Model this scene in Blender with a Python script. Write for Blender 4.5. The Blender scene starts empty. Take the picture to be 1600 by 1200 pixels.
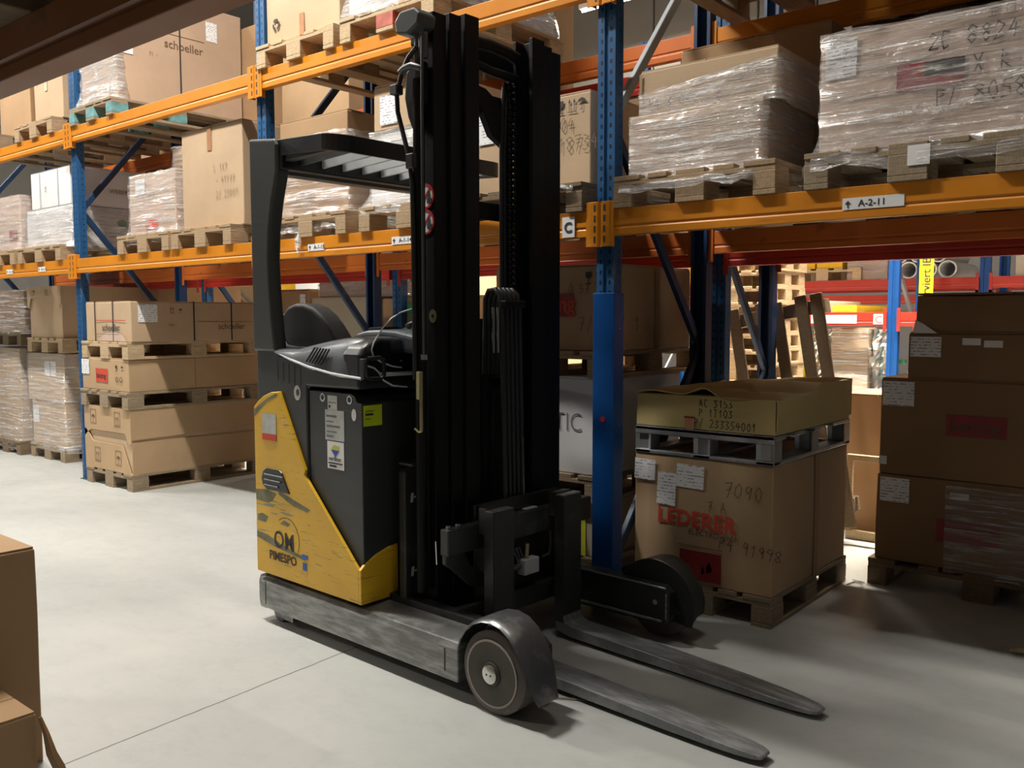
import bpy, bmesh, math, random
from mathutils import Vector, Matrix, noise
C = bpy.context.scene.collection
PI = math.pi
sc = bpy.context.scene

# ------------------------------------------------------------------ materials
def newmat(name):
    m = bpy.data.materials.new(name); m.use_nodes = True
    nt = m.node_tree; nt.nodes.clear()
    out = nt.nodes.new('ShaderNodeOutputMaterial')
    return m, nt, out
def P(nt, col=(.5,.5,.5), rough=.5, metal=0, spec=.5):
    b = nt.nodes.new('ShaderNodeBsdfPrincipled')
    b.inputs['Base Color'].default_value = (*col, 1)
    b.inputs['Roughness'].default_value = rough
    b.inputs['Metallic'].default_value = metal
    b.inputs['Specular IOR Level'].default_value = spec
    return b
def coords(nt, scale=(1,1,1), rot=(0,0,0), which='Object'):
    tc = nt.nodes.new('ShaderNodeTexCoord'); mp = nt.nodes.new('ShaderNodeMapping')
    mp.inputs['Scale'].default_value = scale; mp.inputs['Rotation'].default_value = rot
    nt.links.new(tc.outputs[which], mp.inputs['Vector']); return mp.outputs['Vector']
def noi(nt, vec, scale, detail=4, rough=.55, dist=0):
    n = nt.nodes.new('ShaderNodeTexNoise'); n.inputs['Scale'].default_value = scale
    n.inputs['Detail'].default_value = detail; n.inputs['Roughness'].default_value = rough
    n.inputs['Distortion'].default_value = dist
    nt.links.new(vec, n.inputs['Vector']); return n.outputs['Fac']
def ramp(nt, fac, stops):
    r = nt.nodes.new('ShaderNodeValToRGB'); e = r.color_ramp.elements
    while len(e) > 1: e.remove(e[-1])
    e[0].position = stops[0][0]; e[0].color = (*stops[0][1], 1)
    for p, c in stops[1:]:
        x = e.new(p); x.color = (*c, 1)
    nt.links.new(fac, r.inputs['Fac']); return r.outputs['Color']
def mixc(nt, fac, a, b):
    m = nt.nodes.new('ShaderNodeMix'); m.data_type = 'RGBA'
    if isinstance(fac, float): m.inputs[0].default_value = fac
    else: nt.links.new(fac, m.inputs[0])
    for i, v in ((6, a), (7, b)):
        if isinstance(v, tuple): m.inputs[i].default_value = (*v, 1)
        else: nt.links.new(v, m.inputs[i])
    return m.outputs[2]
def bump(nt, h, b, strength=.2, dist=.01):
    u = nt.nodes.new('ShaderNodeBump'); u.inputs['Strength'].default_value = strength
    u.inputs['Distance'].default_value = dist
    nt.links.new(h, u.inputs['Height']); nt.links.new(u.outputs['Normal'], b.inputs['Normal'])
def mth(nt, op, a, b=None, c=None):
    m = nt.nodes.new('ShaderNodeMath'); m.operation = op
    for i, v in enumerate((a, b, c)):
        if v is None: continue
        if isinstance(v, (int, float)): m.inputs[i].default_value = v
        else: nt.links.new(v, m.inputs[i])
    return m.outputs[0]
def simple(name, col, rough=.5, metal=0, var=.12, scale=9, spec=.5, bmp=0, stretch=(1,1,1)):
    m, nt, out = newmat(name); b = P(nt, col, rough, metal, spec)
    v = coords(nt, stretch); n = noi(nt, v, scale, 5)
    lo = tuple(max(0, c*(1-var*1.6)) for c in col); hi = tuple(min(1, c*(1+var)) for c in col)
    c = ramp(nt, n, [(.3, lo), (.7, hi)]); nt.links.new(c, b.inputs['Base Color'])
    if bmp: bump(nt, n, b, bmp, .004)
    nt.links.new(b.outputs[0], out.inputs[0]); return m
def cardboard(name, col, var=.07):
    m, nt, out = newmat(name); b = P(nt, col, .82, 0, .25)
    n = noi(nt, coords(nt), 2.2, 4); n2 = noi(nt, coords(nt, (1, 1, 26)), 9, 3)
    lo = tuple(c*(1-var*1.7) for c in col); hi = tuple(min(1, c*(1+var)) for c in col)
    c = ramp(nt, n, [(.3, lo), (.7, hi)])
    c = mixc(nt, mth(nt, 'MULTIPLY', n2, .22), c, tuple(x*.72 for x in col))
    nt.links.new(c, b.inputs['Base Color']); bump(nt, n2, b, .12, .003)
    nt.links.new(b.outputs[0], out.inputs[0]); return m
M = {}
M['kraft']  = cardboard('kraft cardboard', (.47,.325,.19))
M['kraft2'] = cardboard('light kraft cardboard', (.51,.37,.24))
M['kraft3'] = cardboard('brown kraft cardboard', (.40,.255,.14))
M['kraftp'] = cardboard('pinkish kraft cardboard', (.50,.36,.255))
M['kraftd'] = cardboard('dark and shade-tinted kraft cardboard', (.27,.165,.085))
M['kraftr'] = cardboard('pale reddish cardboard', (.56,.42,.34))
M['yellowish'] = cardboard('straw coloured cardboard', (.55,.44,.20))
M['edge']   = cardboard('torn cardboard edge', (.66,.52,.35))
M['whitebox'] = cardboard('white cardboard', (.74,.745,.76), .03)
M['greybox'] = cardboard('beige cardboard', (.50,.44,.34), .04)
M['yellowbox'] = cardboard('bright yellow cardboard', (.85,.52,.03))
def woodmat(name, col):
    m, nt, out = newmat(name); b = P(nt, col, .8, 0, .25)
    n = noi(nt, coords(nt, (3, 3, 3)), 3, 4); g = noi(nt, coords(nt, (14, 1.5, 14)), 7, 5, .6, .6)
    c = ramp(nt, g, [(.3, tuple(x*.6 for x in col)), (.7, tuple(min(1, x*1.15) for x in col))])
    c = mixc(nt, mth(nt, 'MULTIPLY', n, .45), c, tuple(x*.62 for x in col))
    nt.links.new(c, b.inputs['Base Color']); bump(nt, g, b, .25, .003)
    nt.links.new(b.outputs[0], out.inputs[0]); return m
M['wood']  = woodmat('pallet wood', (.45,.32,.195))
M['wood2'] = woodmat('fresh pallet wood', (.58,.43,.265))
M['wood3'] = woodmat('grey weathered pallet wood', (.35,.27,.18))
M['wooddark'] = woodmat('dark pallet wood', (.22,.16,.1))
M['teal'] = simple('teal painted wood', (.13,.30,.31), .7, 0, .25, 12)
M['redwood'] = simple('faded red painted wood', (.45,.12,.09), .75, 0, .25, 12)
def worn(name, col, wearcol, lo=.62, hi=.68, rough=.4, metal=0, scale=5, stretch=(1,1,1), spec=.5, band=None):
    m, nt, out = newmat(name); b = P(nt, col, rough, metal, spec)
    n = noi(nt, coords(nt, stretch), scale, 8, .65); n2 = noi(nt, coords(nt), 2.5, 4)
    f = mth(nt, 'ADD', mth(nt, 'MULTIPLY', n, .75), mth(nt, 'MULTIPLY', n2, .25))
    f = ramp(nt, f, [(lo, (0,0,0)), (hi, (1,1,1))])
    c0 = ramp(nt, n2, [(.3, tuple(x*.84 for x in col)), (.7, tuple(min(1, x*1.08) for x in col))])
    c = mixc(nt, f, c0, wearcol)
    nt.links.new(c, b.inputs['Base Color'])
    r = ramp(nt, n, [(.2, (rough*.8,)*3), (.8, (min(1, rough*1.25),)*3)]); nt.links.new(r, b.inputs['Roughness'])
    nt.links.new(b.outputs[0], out.inputs[0]); return m
M['orange'] = worn('orange beam paint', (.64,.225,.010), (.36,.13,.02), .60, .72, .38, scale=4, stretch=(.5,4,4))
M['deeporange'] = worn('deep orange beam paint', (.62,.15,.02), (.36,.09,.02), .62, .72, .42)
M['nearbeam'] = worn('orange paint with shade painted in', (.24,.085,.025), (.14,.06,.03), .62, .72, .5)  # same orange beam paint, with the near beam's shade painted in
M['red'] = worn('red beam paint', (.46,.035,.02), (.25,.03,.02), .64, .72, .38)
M['blueplain'] = worn('plain blue enamel', (.006,.07,.27), (.03,.09,.22), .66, .74, .34)
def bluepost():
    m, nt, out = newmat('perforated blue upright'); b = P(nt, (.02,.125,.37), .42)
    tc = nt.nodes.new('ShaderNodeTexCoord'); s = nt.nodes.new('ShaderNodeSeparateXYZ')
    nt.links.new(tc.outputs['Object'], s.inputs[0])
    ax = mth(nt, 'ABSOLUTE', s.outputs[0]); zz = mth(nt, 'FRACT', mth(nt, 'MULTIPLY', s.outputs[2], 20.0))
    inx = mth(nt, 'LESS_THAN', mth(nt, 'ABSOLUTE', mth(nt, 'SUBTRACT', ax, .026)), .0065)
    inz = mth(nt, 'LESS_THAN', mth(nt, 'ABSOLUTE', mth(nt, 'SUBTRACT', zz, .5)), .2)
    fr = mth(nt, 'LESS_THAN', s.outputs[1], .03)
    f = mth(nt, 'MULTIPLY', mth(nt, 'MULTIPLY', inx, inz), fr)
    # side perforations
    ay = mth(nt, 'ABSOLUTE', mth(nt, 'SUBTRACT', s.outputs[1], .045))
    sy = mth(nt, 'MULTIPLY', mth(nt, 'LESS_THAN', ay, .006), mth(nt, 'GREATER_THAN', ax, .046))
    sy = mth(nt, 'MULTIPLY', sy, mth(nt, 'LESS_THAN', mth(nt, 'ABSOLUTE', mth(nt, 'SUBTRACT', zz, .5)), .12))
    f = mth(nt, 'MAXIMUM', f, sy)
    n = noi(nt, coords(nt, (6,6,1.5)), 5, 6)
    base = ramp(nt, n, [(.3, (.008,.062,.17)), (.62, (.016,.095,.24)), (.85, (.12,.19,.30))])
    nt.links.new(mixc(nt, f, base, (.004,.008,.02)), b.inputs['Base Color'])
    nt.links.new(b.outputs[0], out.inputs[0]); return m
M['blue'] = bluepost()
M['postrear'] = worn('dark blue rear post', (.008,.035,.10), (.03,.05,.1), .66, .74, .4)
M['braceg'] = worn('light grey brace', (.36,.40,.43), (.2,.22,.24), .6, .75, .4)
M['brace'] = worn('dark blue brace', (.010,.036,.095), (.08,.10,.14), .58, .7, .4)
M['galv'] = worn('galvanised steel', (.42,.44,.46), (.25,.26,.27), .5, .7, .38, .7, 10)
M['blackmetal'] = worn('black truck enamel', (.010,.011,.011), (.035,.036,.034), .62, .75, .42, 0, 6)
M['darkpanel'] = worn('charcoal panel', (.030,.034,.034), (.10,.10,.09), .66, .74, .40, 0, 5, (1,1,3))
M['pillar'] = worn('scuffed charcoal pillar', (.050,.055,.053), (.20,.20,.19), .60, .72, .40, 0, 7, (1,1,8))
M['mast'] = worn('black mast steel', (.005,.0055,.006), (.014,.014,.014), .62, .76, .5, .0, 8, (1,1,.3), .18)
M['forkgrey'] = worn('dark olive grey steel', (.035,.038,.036), (.10,.10,.095), .55, .75, .42, .2, 8)
M['leg'] = worn('worn bare steel leg', (.17,.178,.172), (.46,.46,.44), .44, .70, .32, .45, 6, (1,1,6))
M['leginner'] = worn('black load leg plate', (.02,.021,.022), (.12,.12,.12), .60, .72, .34, .2, 5)
M['fork'] = worn('scratched fork steel', (.20,.21,.215), (.50,.50,.50), .46, .74, .30, .35, 8, (1,5,1))
M['fender'] = worn('scuffed steel fender', (.15,.155,.16), (.42,.42,.42), .5, .72, .30, .7, 8)
M['seat'] = simple('black seat vinyl', (.005,.005,.006), .6, 0, .1, 60, .5, .1)
M['plastic'] = simple('dark grey moulded plastic', (.10,.112,.125), .42, 0, .08, 120, .5, .08)
M['plasticblack'] = simple('black moulded plastic', (.014,.015,.016), .38, 0, .1, 90)
M['rubber'] = worn('brown grey tyre', (.115,.095,.085), (.26,.23,.21), .55, .75, .68, 0, 14)
M['rim'] = worn('dark wheel disc', (.06,.05,.04), (.10,.09,.08), .6, .72, .55, .2, 12)
M['rimring'] = worn('wheel ring', (.30,.26,.24), (.30,.28,.26), .5, .7, .5, .3, 12)
M['hub'] = simple('bright steel hub', (.62,.62,.60), .28, .9, .15, 20)
M['chrome'] = simple('bright steel', (.7,.7,.7), .2, 1, .05)
M['brass'] = simple('olive brass rod', (.42,.37,.20), .35, .7, .15)
M['chain'] = simple('oiled chain steel', (.05,.05,.048), .35, .8, .3, 60)
M['slat'] = simple('grey slat paint', (.55,.58,.60), .4, 0, .06)
M['darkgrey'] = simple('dark grey paint', (.06,.065,.065), .45)
M['tape'] = simple('brown packing tape', (.33,.19,.09), .25, 0, .08)
M['taper'] = simple('reddish packing tape', (.42,.22,.12), .25, 0, .08)
M['paper'] = simple('white paper', (.80,.81,.83), .6, 0, .03)
def printed():
    m, nt, out = newmat('printed paper label'); b = P(nt, (.8,.8,.8), .55)
    v = coords(nt, (60, 60, 95)); n = noi(nt, v, 1.0, 2)
    s = nt.nodes.new('ShaderNodeSeparateXYZ'); tc = nt.nodes.new('ShaderNodeTexCoord')
    nt.links.new(tc.outputs['Object'], s.inputs[0])
    l = mth(nt, 'LESS_THAN', mth(nt, 'FRACT', mth(nt, 'MULTIPLY', s.outputs[2], 62.)), .38)
    f = mth(nt, 'MULTIPLY', l, mth(nt, 'GREATER_THAN', n, .53))
    nt.links.new(mixc(nt, f, (.80,.81,.83), (.30,.30,.32)), b.inputs['Base Color'])
    nt.links.new(b.outputs[0], out.inputs[0]); return m
M['print'] = printed()
M['ink'] = simple('black print', (.035,.03,.03), .7, 0, .05)
M['brownink'] = simple('brown print', (.14,.08,.05), .8, 0, .05)
M['redink'] = simple('red print', (.58,.06,.03), .65, 0, .06)
M['darkred'] = simple('dark red print', (.27,.025,.03), .5, 0, .1)
M['marker'] = simple('black marker', (.04,.03,.03), .6, 0, .05)
M['fademarker'] = simple('faded marker', (.17,.12,.07), .7, 0, .05)
M['greyink'] = simple('grey print', (.16,.17,.18), .7, 0, .05)
M['sticklime'] = simple('lime sticker', (.48,.60,.01), .5, 0, .04)
M['green'] = simple('green sticker', (.05,.32,.10), .6)
M['stickred'] = simple('red sticker ring', (.55,.02,.03), .5)
M['bluesticker'] = simple('blue print', (.02,.09,.40), .5)
M['yellowprint'] = simple('yellow green print', (.62,.66,.05), .5)
M['signyellow'] = simple('yellow sign', (.9,.72,.01), .5)
M['grime'] = simple('grey scuff', (.19,.19,.11), .7, 0, .25, 20)
M['plate'] = simple('aluminium plate', (.50,.51,.49), .38, .4, .1, 25)
M['labelwhite'] = simple('white label', (.78,.78,.78), .5, 0, .02)
M['foil'] = simple('silver foil', (.75,.78,.80), .22, .9, .12, 6, .5, .6)
M['pipe'] = simple('white plastic pipe', (.75,.76,.74), .35, 0, .03)
M['wallgrey'] = simple('grey wall panel', (.22,.21,.19), .7, 0, .06, 1)
M['wallwhite'] = simple('white wall', (.72,.70,.67), .8, 0, .04, 1)
M['ceil'] = simple('ceiling sheet', (.30,.29,.27), .8, 0, .05, 1)
M['binblue'] = simple('blue plastic', (.02,.09,.42), .4)
M['greenmetal'] = simple('green paint', (.04,.25,.10), .5)

def yellowpaint():
    m, nt, out = newmat('scraped yellow enamel'); b = P(nt, (.72,.42,.02), .36)
    n = noi(nt, coords(nt, (1.4, 1.4, 16)), 3.0, 6, .62, .3); n2 = noi(nt, coords(nt, (1,1,2)), 2.6, 3)
    f = mth(nt, 'ADD', mth(nt, 'MULTIPLY', n, .6), mth(nt, 'MULTIPLY', n2, .4))
    fr = ramp(nt, f, [(.585, (0,0,0)), (.60, (1,1,1))])
    n3 = noi(nt, coords(nt, (3, 3, 90)), 2.5, 3, .5, 1.2); f3 = ramp(nt, n3, [(.665, (0,0,0)), (.68, (1,1,1))])
    base = ramp(nt, n2, [(.3, (.63,.36,.015)), (.7, (.76,.46,.025))])
    c = mixc(nt, f3, base, (.22,.12,.03)); c = mixc(nt, fr, c, (.24,.245,.15))
    nt.links.new(c, b.inputs['Base Color']); nt.links.new(b.outputs[0], out.inputs[0]); return m
M['yellow'] = yellowpaint()

def concrete():
    m, nt, out = newmat('power-floated concrete'); b = P(nt, (.5,.5,.48), .5)
    v = coords(nt)
    a = noi(nt, v, .55, 6, .6, .4); d = noi(nt, coords(nt, (1, 1.5, 1)), 4.5, 8, .7, .1); e = noi(nt, v, 45, 3)
    c = ramp(nt, a, [(.32, (.345,.358,.345)), (.5, (.405,.415,.398)), (.68, (.46,.465,.448))])
    c2 = ramp(nt, d, [(.32, (.84,.85,.84)), (.5, (.97,.97,.97)), (.68, (1.0,1.0,1.0))])
    mm = nt.nodes.new('ShaderNodeMix'); mm.data_type = 'RGBA'; mm.blend_type = 'MULTIPLY'; mm.inputs[0].default_value = .75
    nt.links.new(c, mm.inputs[6]); nt.links.new(c2, mm.inputs[7])
    s = nt.nodes.new('ShaderNodeSeparateXYZ'); tc = nt.nodes.new('ShaderNodeTexCoord'); nt.links.new(tc.outputs['Object'], s.inputs[0])
    wob = mth(nt, 'MULTIPLY', noi(nt, v, 9, 2), .012)
    ln = mth(nt, 'ABSOLUTE', mth(nt, 'ADD', mth(nt, 'ADD', s.outputs[0], mth(nt, 'MULTIPLY', s.outputs[1], .051)), mth(nt, 'ADD', wob, 2.850)))
    seam = mth(nt, 'LESS_THAN', ln, .0036)
    nt.links.new(mixc(nt, mth(nt, 'MULTIPLY', seam, .92), mm.outputs[2], (.10,.095,.08)), b.inputs['Base Color'])
    r = ramp(nt, d, [(.3, (.5,.5,.5)), (.7, (.36,.36,.36))]); nt.links.new(r, b.inputs['Roughness'])
    bump(nt, e, b, .05, .002)
    nt.links.new(b.outputs[0], out.inputs[0]); return m
M['floor'] = concrete()

def wrapmat(name, lo, hi, rot=.12, tint=(.90,.89,.88)):
    m, nt, out = newmat(name)
    b = P(nt, tint, .12, 0, 1.0); b.inputs['IOR'].default_value = 1.9; b.inputs['Coat Weight'].default_value = .6; b.inputs['Coat Roughness'].default_value = .06
    v = coords(nt, (1.0, 1.0, 22), (rot*.6, rot, 0)); n = noi(nt, v, 2.2, 4, .6, .7)
    vf = coords(nt, (2.2, 2.2, 70), (rot*.4, rot*1.2, 0)); nf = noi(nt, vf, 2.0, 3, .55, .5)
    v2 = coords(nt, (2.0, 2.0, 3.6), (.5, .3, .2)); n2 = noi(nt, v2, 2.2, 5, .6, 1.4)
    h = mth(nt, 'ADD', mth(nt, 'ADD', mth(nt, 'MULTIPLY', n, 1.1), mth(nt, 'MULTIPLY', n2, .9)), mth(nt, 'MULTIPLY', nf, .35))
    bump(nt, h, b, 1.0, .05)
    t = nt.nodes.new('ShaderNodeBsdfTransparent')
    mx = nt.nodes.new('ShaderNodeMixShader')
    k = mth(nt, 'ADD', mth(nt, 'MULTIPLY', n, .55), mth(nt, 'ADD', mth(nt, 'MULTIPLY', nf, .25), mth(nt, 'MULTIPLY', n2, .2)))
    mid = lo+(hi-lo)*.25
    f = ramp(nt, k, [(.34, (lo,)*3), (.50, (mid,)*3), (.565, (hi,)*3), (.70, (min(1, hi*1.1),)*3)])
    g = nt.nodes.new('ShaderNodeBsdfGlossy'); g.inputs['Roughness'].default_value = .17; g.inputs['Color'].default_value = (.95,.95,.95,1)
    nt.links.new(b.inputs['Normal'].links[0].from_socket, g.inputs['Normal'])
    mg = nt.nodes.new('ShaderNodeMixShader'); mg.inputs[0].default_value = .38
    nt.links.new(b.outputs[0], mg.inputs[1]); nt.links.new(g.outputs[0], mg.inputs[2])
    nt.links.new(f, mx.inputs[0]); nt.links.new(t.outputs[0], mx.inputs[1]); nt.links.new(mg.outputs[0], mx.inputs[2])
    nt.links.new(mx.outputs[0], out.inputs[0]); return m
M['wrap'] = wrapmat('clear stretch film', .10, .75)
M['wrapthick'] = wrapmat('dense stretch film', .25, .92, .10)
M['wrapdiag'] = wrapmat('diagonal stretch film', .07, .75, .5)
def glass():
    m, nt, out = newmat('clear plastic screen'); t = nt.nodes.new('ShaderNodeBsdfTransparent'); g = nt.nodes.new('ShaderNodeBsdfGlossy')
    t.inputs[0].default_value = (.8,.83,.84,1); g.inputs['Roughness'].default_value = .05
    mx = nt.nodes.new('ShaderNodeMixShader'); mx.inputs[0].default_value = .1
    nt.links.new(t.outputs[0], mx.inputs[1]); nt.links.new(g.outputs[0], mx.inputs[2]); nt.links.new(mx.outputs[0], out.inputs[0]); return m
M['glass'] = glass()
def emit(name, col, s):
    m, nt, out = newmat(name); e = nt.nodes.new('ShaderNodeEmission'); e.inputs[0].default_value = (*col,1); e.inputs[1].default_value = s
    nt.links.new(e.outputs[0], out.inputs[0]); return m
M['lamp'] = emit('lit tube', (1,.93,.82), 30)

# ------------------------------------------------------------------ mesh builder
class B:
    def __init__(s): s.bm = bmesh.new()
    def box(s, x0, x1, y0, y1, z0, z1):
        v = [s.bm.verts.new((x, y, z)) for z in (z0, z1) for y in (y0, y1) for x in (x0, x1)]
        for f in ((0,2,3,1), (4,5,7,6), (0,1,5,4), (2,6,7,3), (0,4,6,2), (1,3,7,5)):
            s.bm.faces.new([v[i] for i in f])
        return s
    def prism(s, pts, axis, a, b):
        def mk(p, t):
            if axis == 'y': return (p[0], t, p[1])
            if axis == 'x': return (t, p[0], p[1])
            return (p[0], p[1], t)
        A = [s.bm.verts.new(mk(p, a)) for p in pts]; Bv = [s.bm.verts.new(mk(p, b)) for p in pts]
        n = len(pts); s.bm.faces.new(A); s.bm.faces.new(Bv[::-1])
        for i in range(n): s.bm.faces.new([A[i], Bv[i], Bv[(i+1) % n], A[(i+1) % n]])
        return s
    def ring(s, c, ax, u, r, seg): pass
    def tube(s, pts, r, seg=10, caps=True):
        pts = [Vector(p) for p in pts]; rings = []; n = len(pts)
        rr = r if isinstance(r, (list, tuple)) else [r]*n
        t0 = (pts[1]-pts[0]).normalized(); u = t0.orthogonal().normalized()
        for i, p in enumerate(pts):
            t = (pts[min(i+1, n-1)]-pts[max(i-1, 0)]).normalized()
            u = (u - t*u.dot(t)).normalized(); w = t.cross(u)
            rings.append([s.bm.verts.new(p+(u*math.cos(2*PI*k/seg)+w*math.sin(2*PI*k/seg))*rr[i]) for k in range(seg)])
        for a, b in zip(rings, rings[1:]):
            for k in range(seg): s.bm.faces.new([a[k], a[(k+1) % seg], b[(k+1) % seg], b[k]])
        if caps: s.bm.faces.new(rings[0][::-1]); s.bm.faces.new(rings[-1])
        return s
    def lathe(s, prof, c, axis='y', seg=40):
        """prof: list of (offset along axis, radius)"""
        rings = []
        for o, r in prof:
            ring = []
            for k in range(seg):
                a = 2*PI*k/seg; ca, sa = math.cos(a)*r, math.sin(a)*r
                p = (c[0]+ca, c[1]+o, c[2]+sa) if axis == 'y' else ((c[0]+o, c[1]+ca, c[2]+sa) if axis == 'x' else (c[0]+ca, c[1]+sa, c[2]+o))
                ring.append(s.bm.verts.new(p))
            rings.append(ring)
        for a, b in zip(rings, rings[1:]):
            for k in range(seg): s.bm.faces.new([a[k], a[(k+1) % seg], b[(k+1) % seg], b[k]])
        s.bm.faces.new(rings[0][::-1]); s.bm.faces.new(rings[-1])
        return s
    def bar(s, p0, p1, w, t):
        """rectangular bar between two points; w across local x-ish, t the other"""
        p0, p1 = Vector(p0), Vector(p1); d = (p1-p0).normalized()
        a = d.cross(Vector((1,0,0)));
        if a.length < .1: a = d.cross(Vector((0,1,0)))
        a.normalize(); b = d.cross(a)
        vs = []
        for p in (p0, p1):
            for i, j in ((-1,-1), (1,-1), (1,1), (-1,1)): vs.append(s.bm.verts.new(p+a*w/2*i+b*t/2*j))
        for f in ((3,2,1,0), (4,5,6,7), (0,1,5,4), (1,2,6,5), (2,3,7,6), (3,0,4,7)): s.bm.faces.new([vs[i] for i in f])
        return s
    def build(s, name, mat, parent=None, bevel=0, seg=2, smooth=False, loc=(0,0,0), sub=0):
        bmesh.ops.recalc_face_normals(s.bm, faces=s.bm.faces)
        me = bpy.data.meshes.new(name); s.bm.to_mesh(me); s.bm.free()
        me.materials.append(M[mat] if isinstance(mat, str) else mat)
        o = bpy.data.objects.new(name, me); C.objects.link(o); o.parent = parent; o.location = loc
        if smooth:
            for p in me.polygons: p.use_smooth = True
        if bevel:
            b = o.modifiers.new('bevel', 'BEVEL'); b.width = bevel; b.segments = seg; b.limit_method = 'ANGLE'; b.angle_limit = .6
            b.harden_normals = False
        if sub:
            b = o.modifiers.new('sub', 'SUBSURF'); b.levels = sub; b.render_levels = sub
        if smooth:
            try: me.set_sharp_from_angle(angle=.7)
            except Exception: pass
        return o

def tag(o, label, cat, group=None):
    o['label'] = label; o['category'] = cat
    if group: o['group'] = group
    return o
def thing(name, label, cat, loc=(0,0,0), rz=0, group=None):
    o = bpy.data.objects.new(name, None); C.objects.link(o); o.location = loc; o.rotation_euler = (0,0,rz)
    o.empty_display_size = .1
    return tag(o, label, cat, group)
def struct(o): o['kind'] = 'structure'; return o
def dup(o, parent=None, loc=None):
    c = o.copy(); C.objects.link(c); c.parent = parent
    if loc: c.location = loc
    for ch in list(o.children): dup(ch, c)
    return c

# ---- writing -------------------------------------------------------------
FACE = {'f': ((1,0,0), (0,0,1)), 'r': ((0,1,0), (0,0,1)), 't': ((1,0,0), (0,1,0)), 'v': ((0,0,1), (-1,0,0)), 'l': ((0,-1,0), (0,0,1))}
def fmat(face, org, ang=0):
    X, Y = Vector(FACE[face][0]), Vector(FACE[face][1]); Z = X.cross(Y)
    if ang: X, Y = X*math.cos(ang)+Y*math.sin(ang), Y*math.cos(ang)-X*math.sin(ang)
    m = Matrix.Identity(4)
    for i, c in enumerate((X, Y, Z, Vector(org))):
        for j in range(3): m[j][i] = c[j]
    return m
def text(s, size, face, org, mat, parent, name='printed_lettering', ang=0, align='LEFT', wx=1, bold=0, off=.0012):
    cu = bpy.data.curves.new(name, 'FONT'); cu.body = s; cu.size = size; cu.align_x = align; cu.offset = bold; cu.resolution_u = 3
    t = bpy.data.objects.new('tmp', cu); C.objects.link(t)
    bpy.context.view_layer.update()
    me = bpy.data.meshes.new_from_object(t); bpy.data.objects.remove(t)
    me.transform(Matrix.Diagonal((wx, 1, 1, 1)))
    m = fmat(face, org, ang); Z = Vector(m.col[2][:3])
    for i in range(3): m[i][3] += Z[i]*off
    me.transform(m); me.materials.clear(); me.materials.append(M[mat]); me.name = name
    o = bpy.data.objects.new(name, me); C.objects.link(o); o.parent = parent
    return o
STR = {'0':[[(.5,1),(.1,.7),(.1,.3),(.5,0),(.8,.3),(.8,.75),(.5,1)]], '1':[[(.2,.7),(.5,1),(.45,0)]],
 '2':[[(.1,.8),(.4,1),(.8,.75),(.1,0),(.85,.05)]], '3':[[(.1,.95),(.8,.9),(.35,.55),(.8,.3),(.4,0),(.05,.1)]],
 '4':[[(.5,1),(.1,.4),(.85,.45)],[(.65,.75),(.55,0)]], '5':[[(.8,1),(.25,.95),(.2,.55),(.7,.5),(.75,.15),(.1,0)]],
 '7':[[(.05,.95),(.85,1),(.35,0)],[(.25,.5),(.75,.55)]], '8':[[(.5,.5),(.1,.8),(.5,1),(.8,.8),(.1,.25),(.45,0),(.8,.25),(.5,.5)]],
 '9':[[(.8,.9),(.4,1),(.1,.7),(.5,.5),(.8,.85),(.6,0)]], '6':[[(.75,1),(.2,.5),(.2,.1),(.6,0),(.75,.3),(.25,.4)]],
 'P':[[(.15,0),(.2,1),(.75,.9),(.7,.55),(.2,.5)]], 'L':[[(.2,1),(.15,0),(.7,.05)]], 'T':[[(.05,1),(.85,.95)],[(.45,1),(.4,0)]],
 'K':[[(.15,1),(.15,0)],[(.8,1),(.2,.45),(.8,0)]], 'C':[[(.8,.9),(.3,1),(.1,.5),(.3,0),(.8,.1)]], 'A':[[(.05,0),(.45,1),(.8,0)],[(.2,.4),(.7,.4)]],
 'X':[[(.1,1),(.8,0)],[(.8,1),(.1,0)]], '.':[[(.4,0),(.5,.05)]], '/':[[(.7,1.1),(.2,-.1)]], 'i':[[(.4,.6),(.4,0)]], '-':[[(.1,.5),(.8,.5)]]}
def hand(s, size, face, org, mat, parent, w=.0045, ang=0, seed=1, name='handwriting', off=.0015):
    rnd = random.Random(seed); bm = bmesh.new(); x = 0
    for ch in s:
        if ch != ' ':
            for st in STR.get(ch, []):
                pts = [Vector(((x+p[0]*.62+rnd.uniform(-.05,.05))*size, (p[1]+rnd.uniform(-.06,.06))*size, 0)) for p in st]
                for a, b in zip(pts, pts[1:]):
                    d = (b-a).normalized(); n = Vector((-d.y, d.x, 0))*w/2; e = d*w*.4
                    bm.faces.new([bm.verts.new(q) for q in (a-n-e, b-n+e, b+n+e, a+n-e)])
        x += .72
    m = fmat(face, org, ang); Z = Vector(m.col[2][:3])
    for i in range(3): m[i][3] += Z[i]*off
    me = bpy.data.meshes.new(name); bm.to_mesh(me); bm.free(); me.transform(m); me.materials.append(M[mat])
    o = bpy.data.objects.new(name, me); C.objects.link(o); o.parent = parent; return o
def poly(polys, face, org, mat, parent, name, ang=0, off=.0015, th=.0006):
    """thin raised flat shape(s) in face coordinates"""
    bm = bmesh.new()
    for pts in polys:
        a = [bm.verts.new((p[0], p[1], 0)) for p in pts]; b = [bm.verts.new((p[0], p[1], th)) for p in pts]
        bm.faces.new(a[::-1]); bm.faces.new(b); n = len(pts)
        for i in range(n): bm.faces.new([a[i], a[(i+1) % n], b[(i+1) % n], b[i]])
    m = fmat(face, org, ang); Z = Vector(m.col[2][:3])
    for i in range(3): m[i][3] += Z[i]*(off-th)
    me = bpy.data.meshes.new(name); bm.to_mesh(me); bm.free(); me.transform(m); me.materials.append(M[mat])
    o = bpy.data.objects.new(name, me); C.objects.link(o); o.parent = parent; return o
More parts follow.
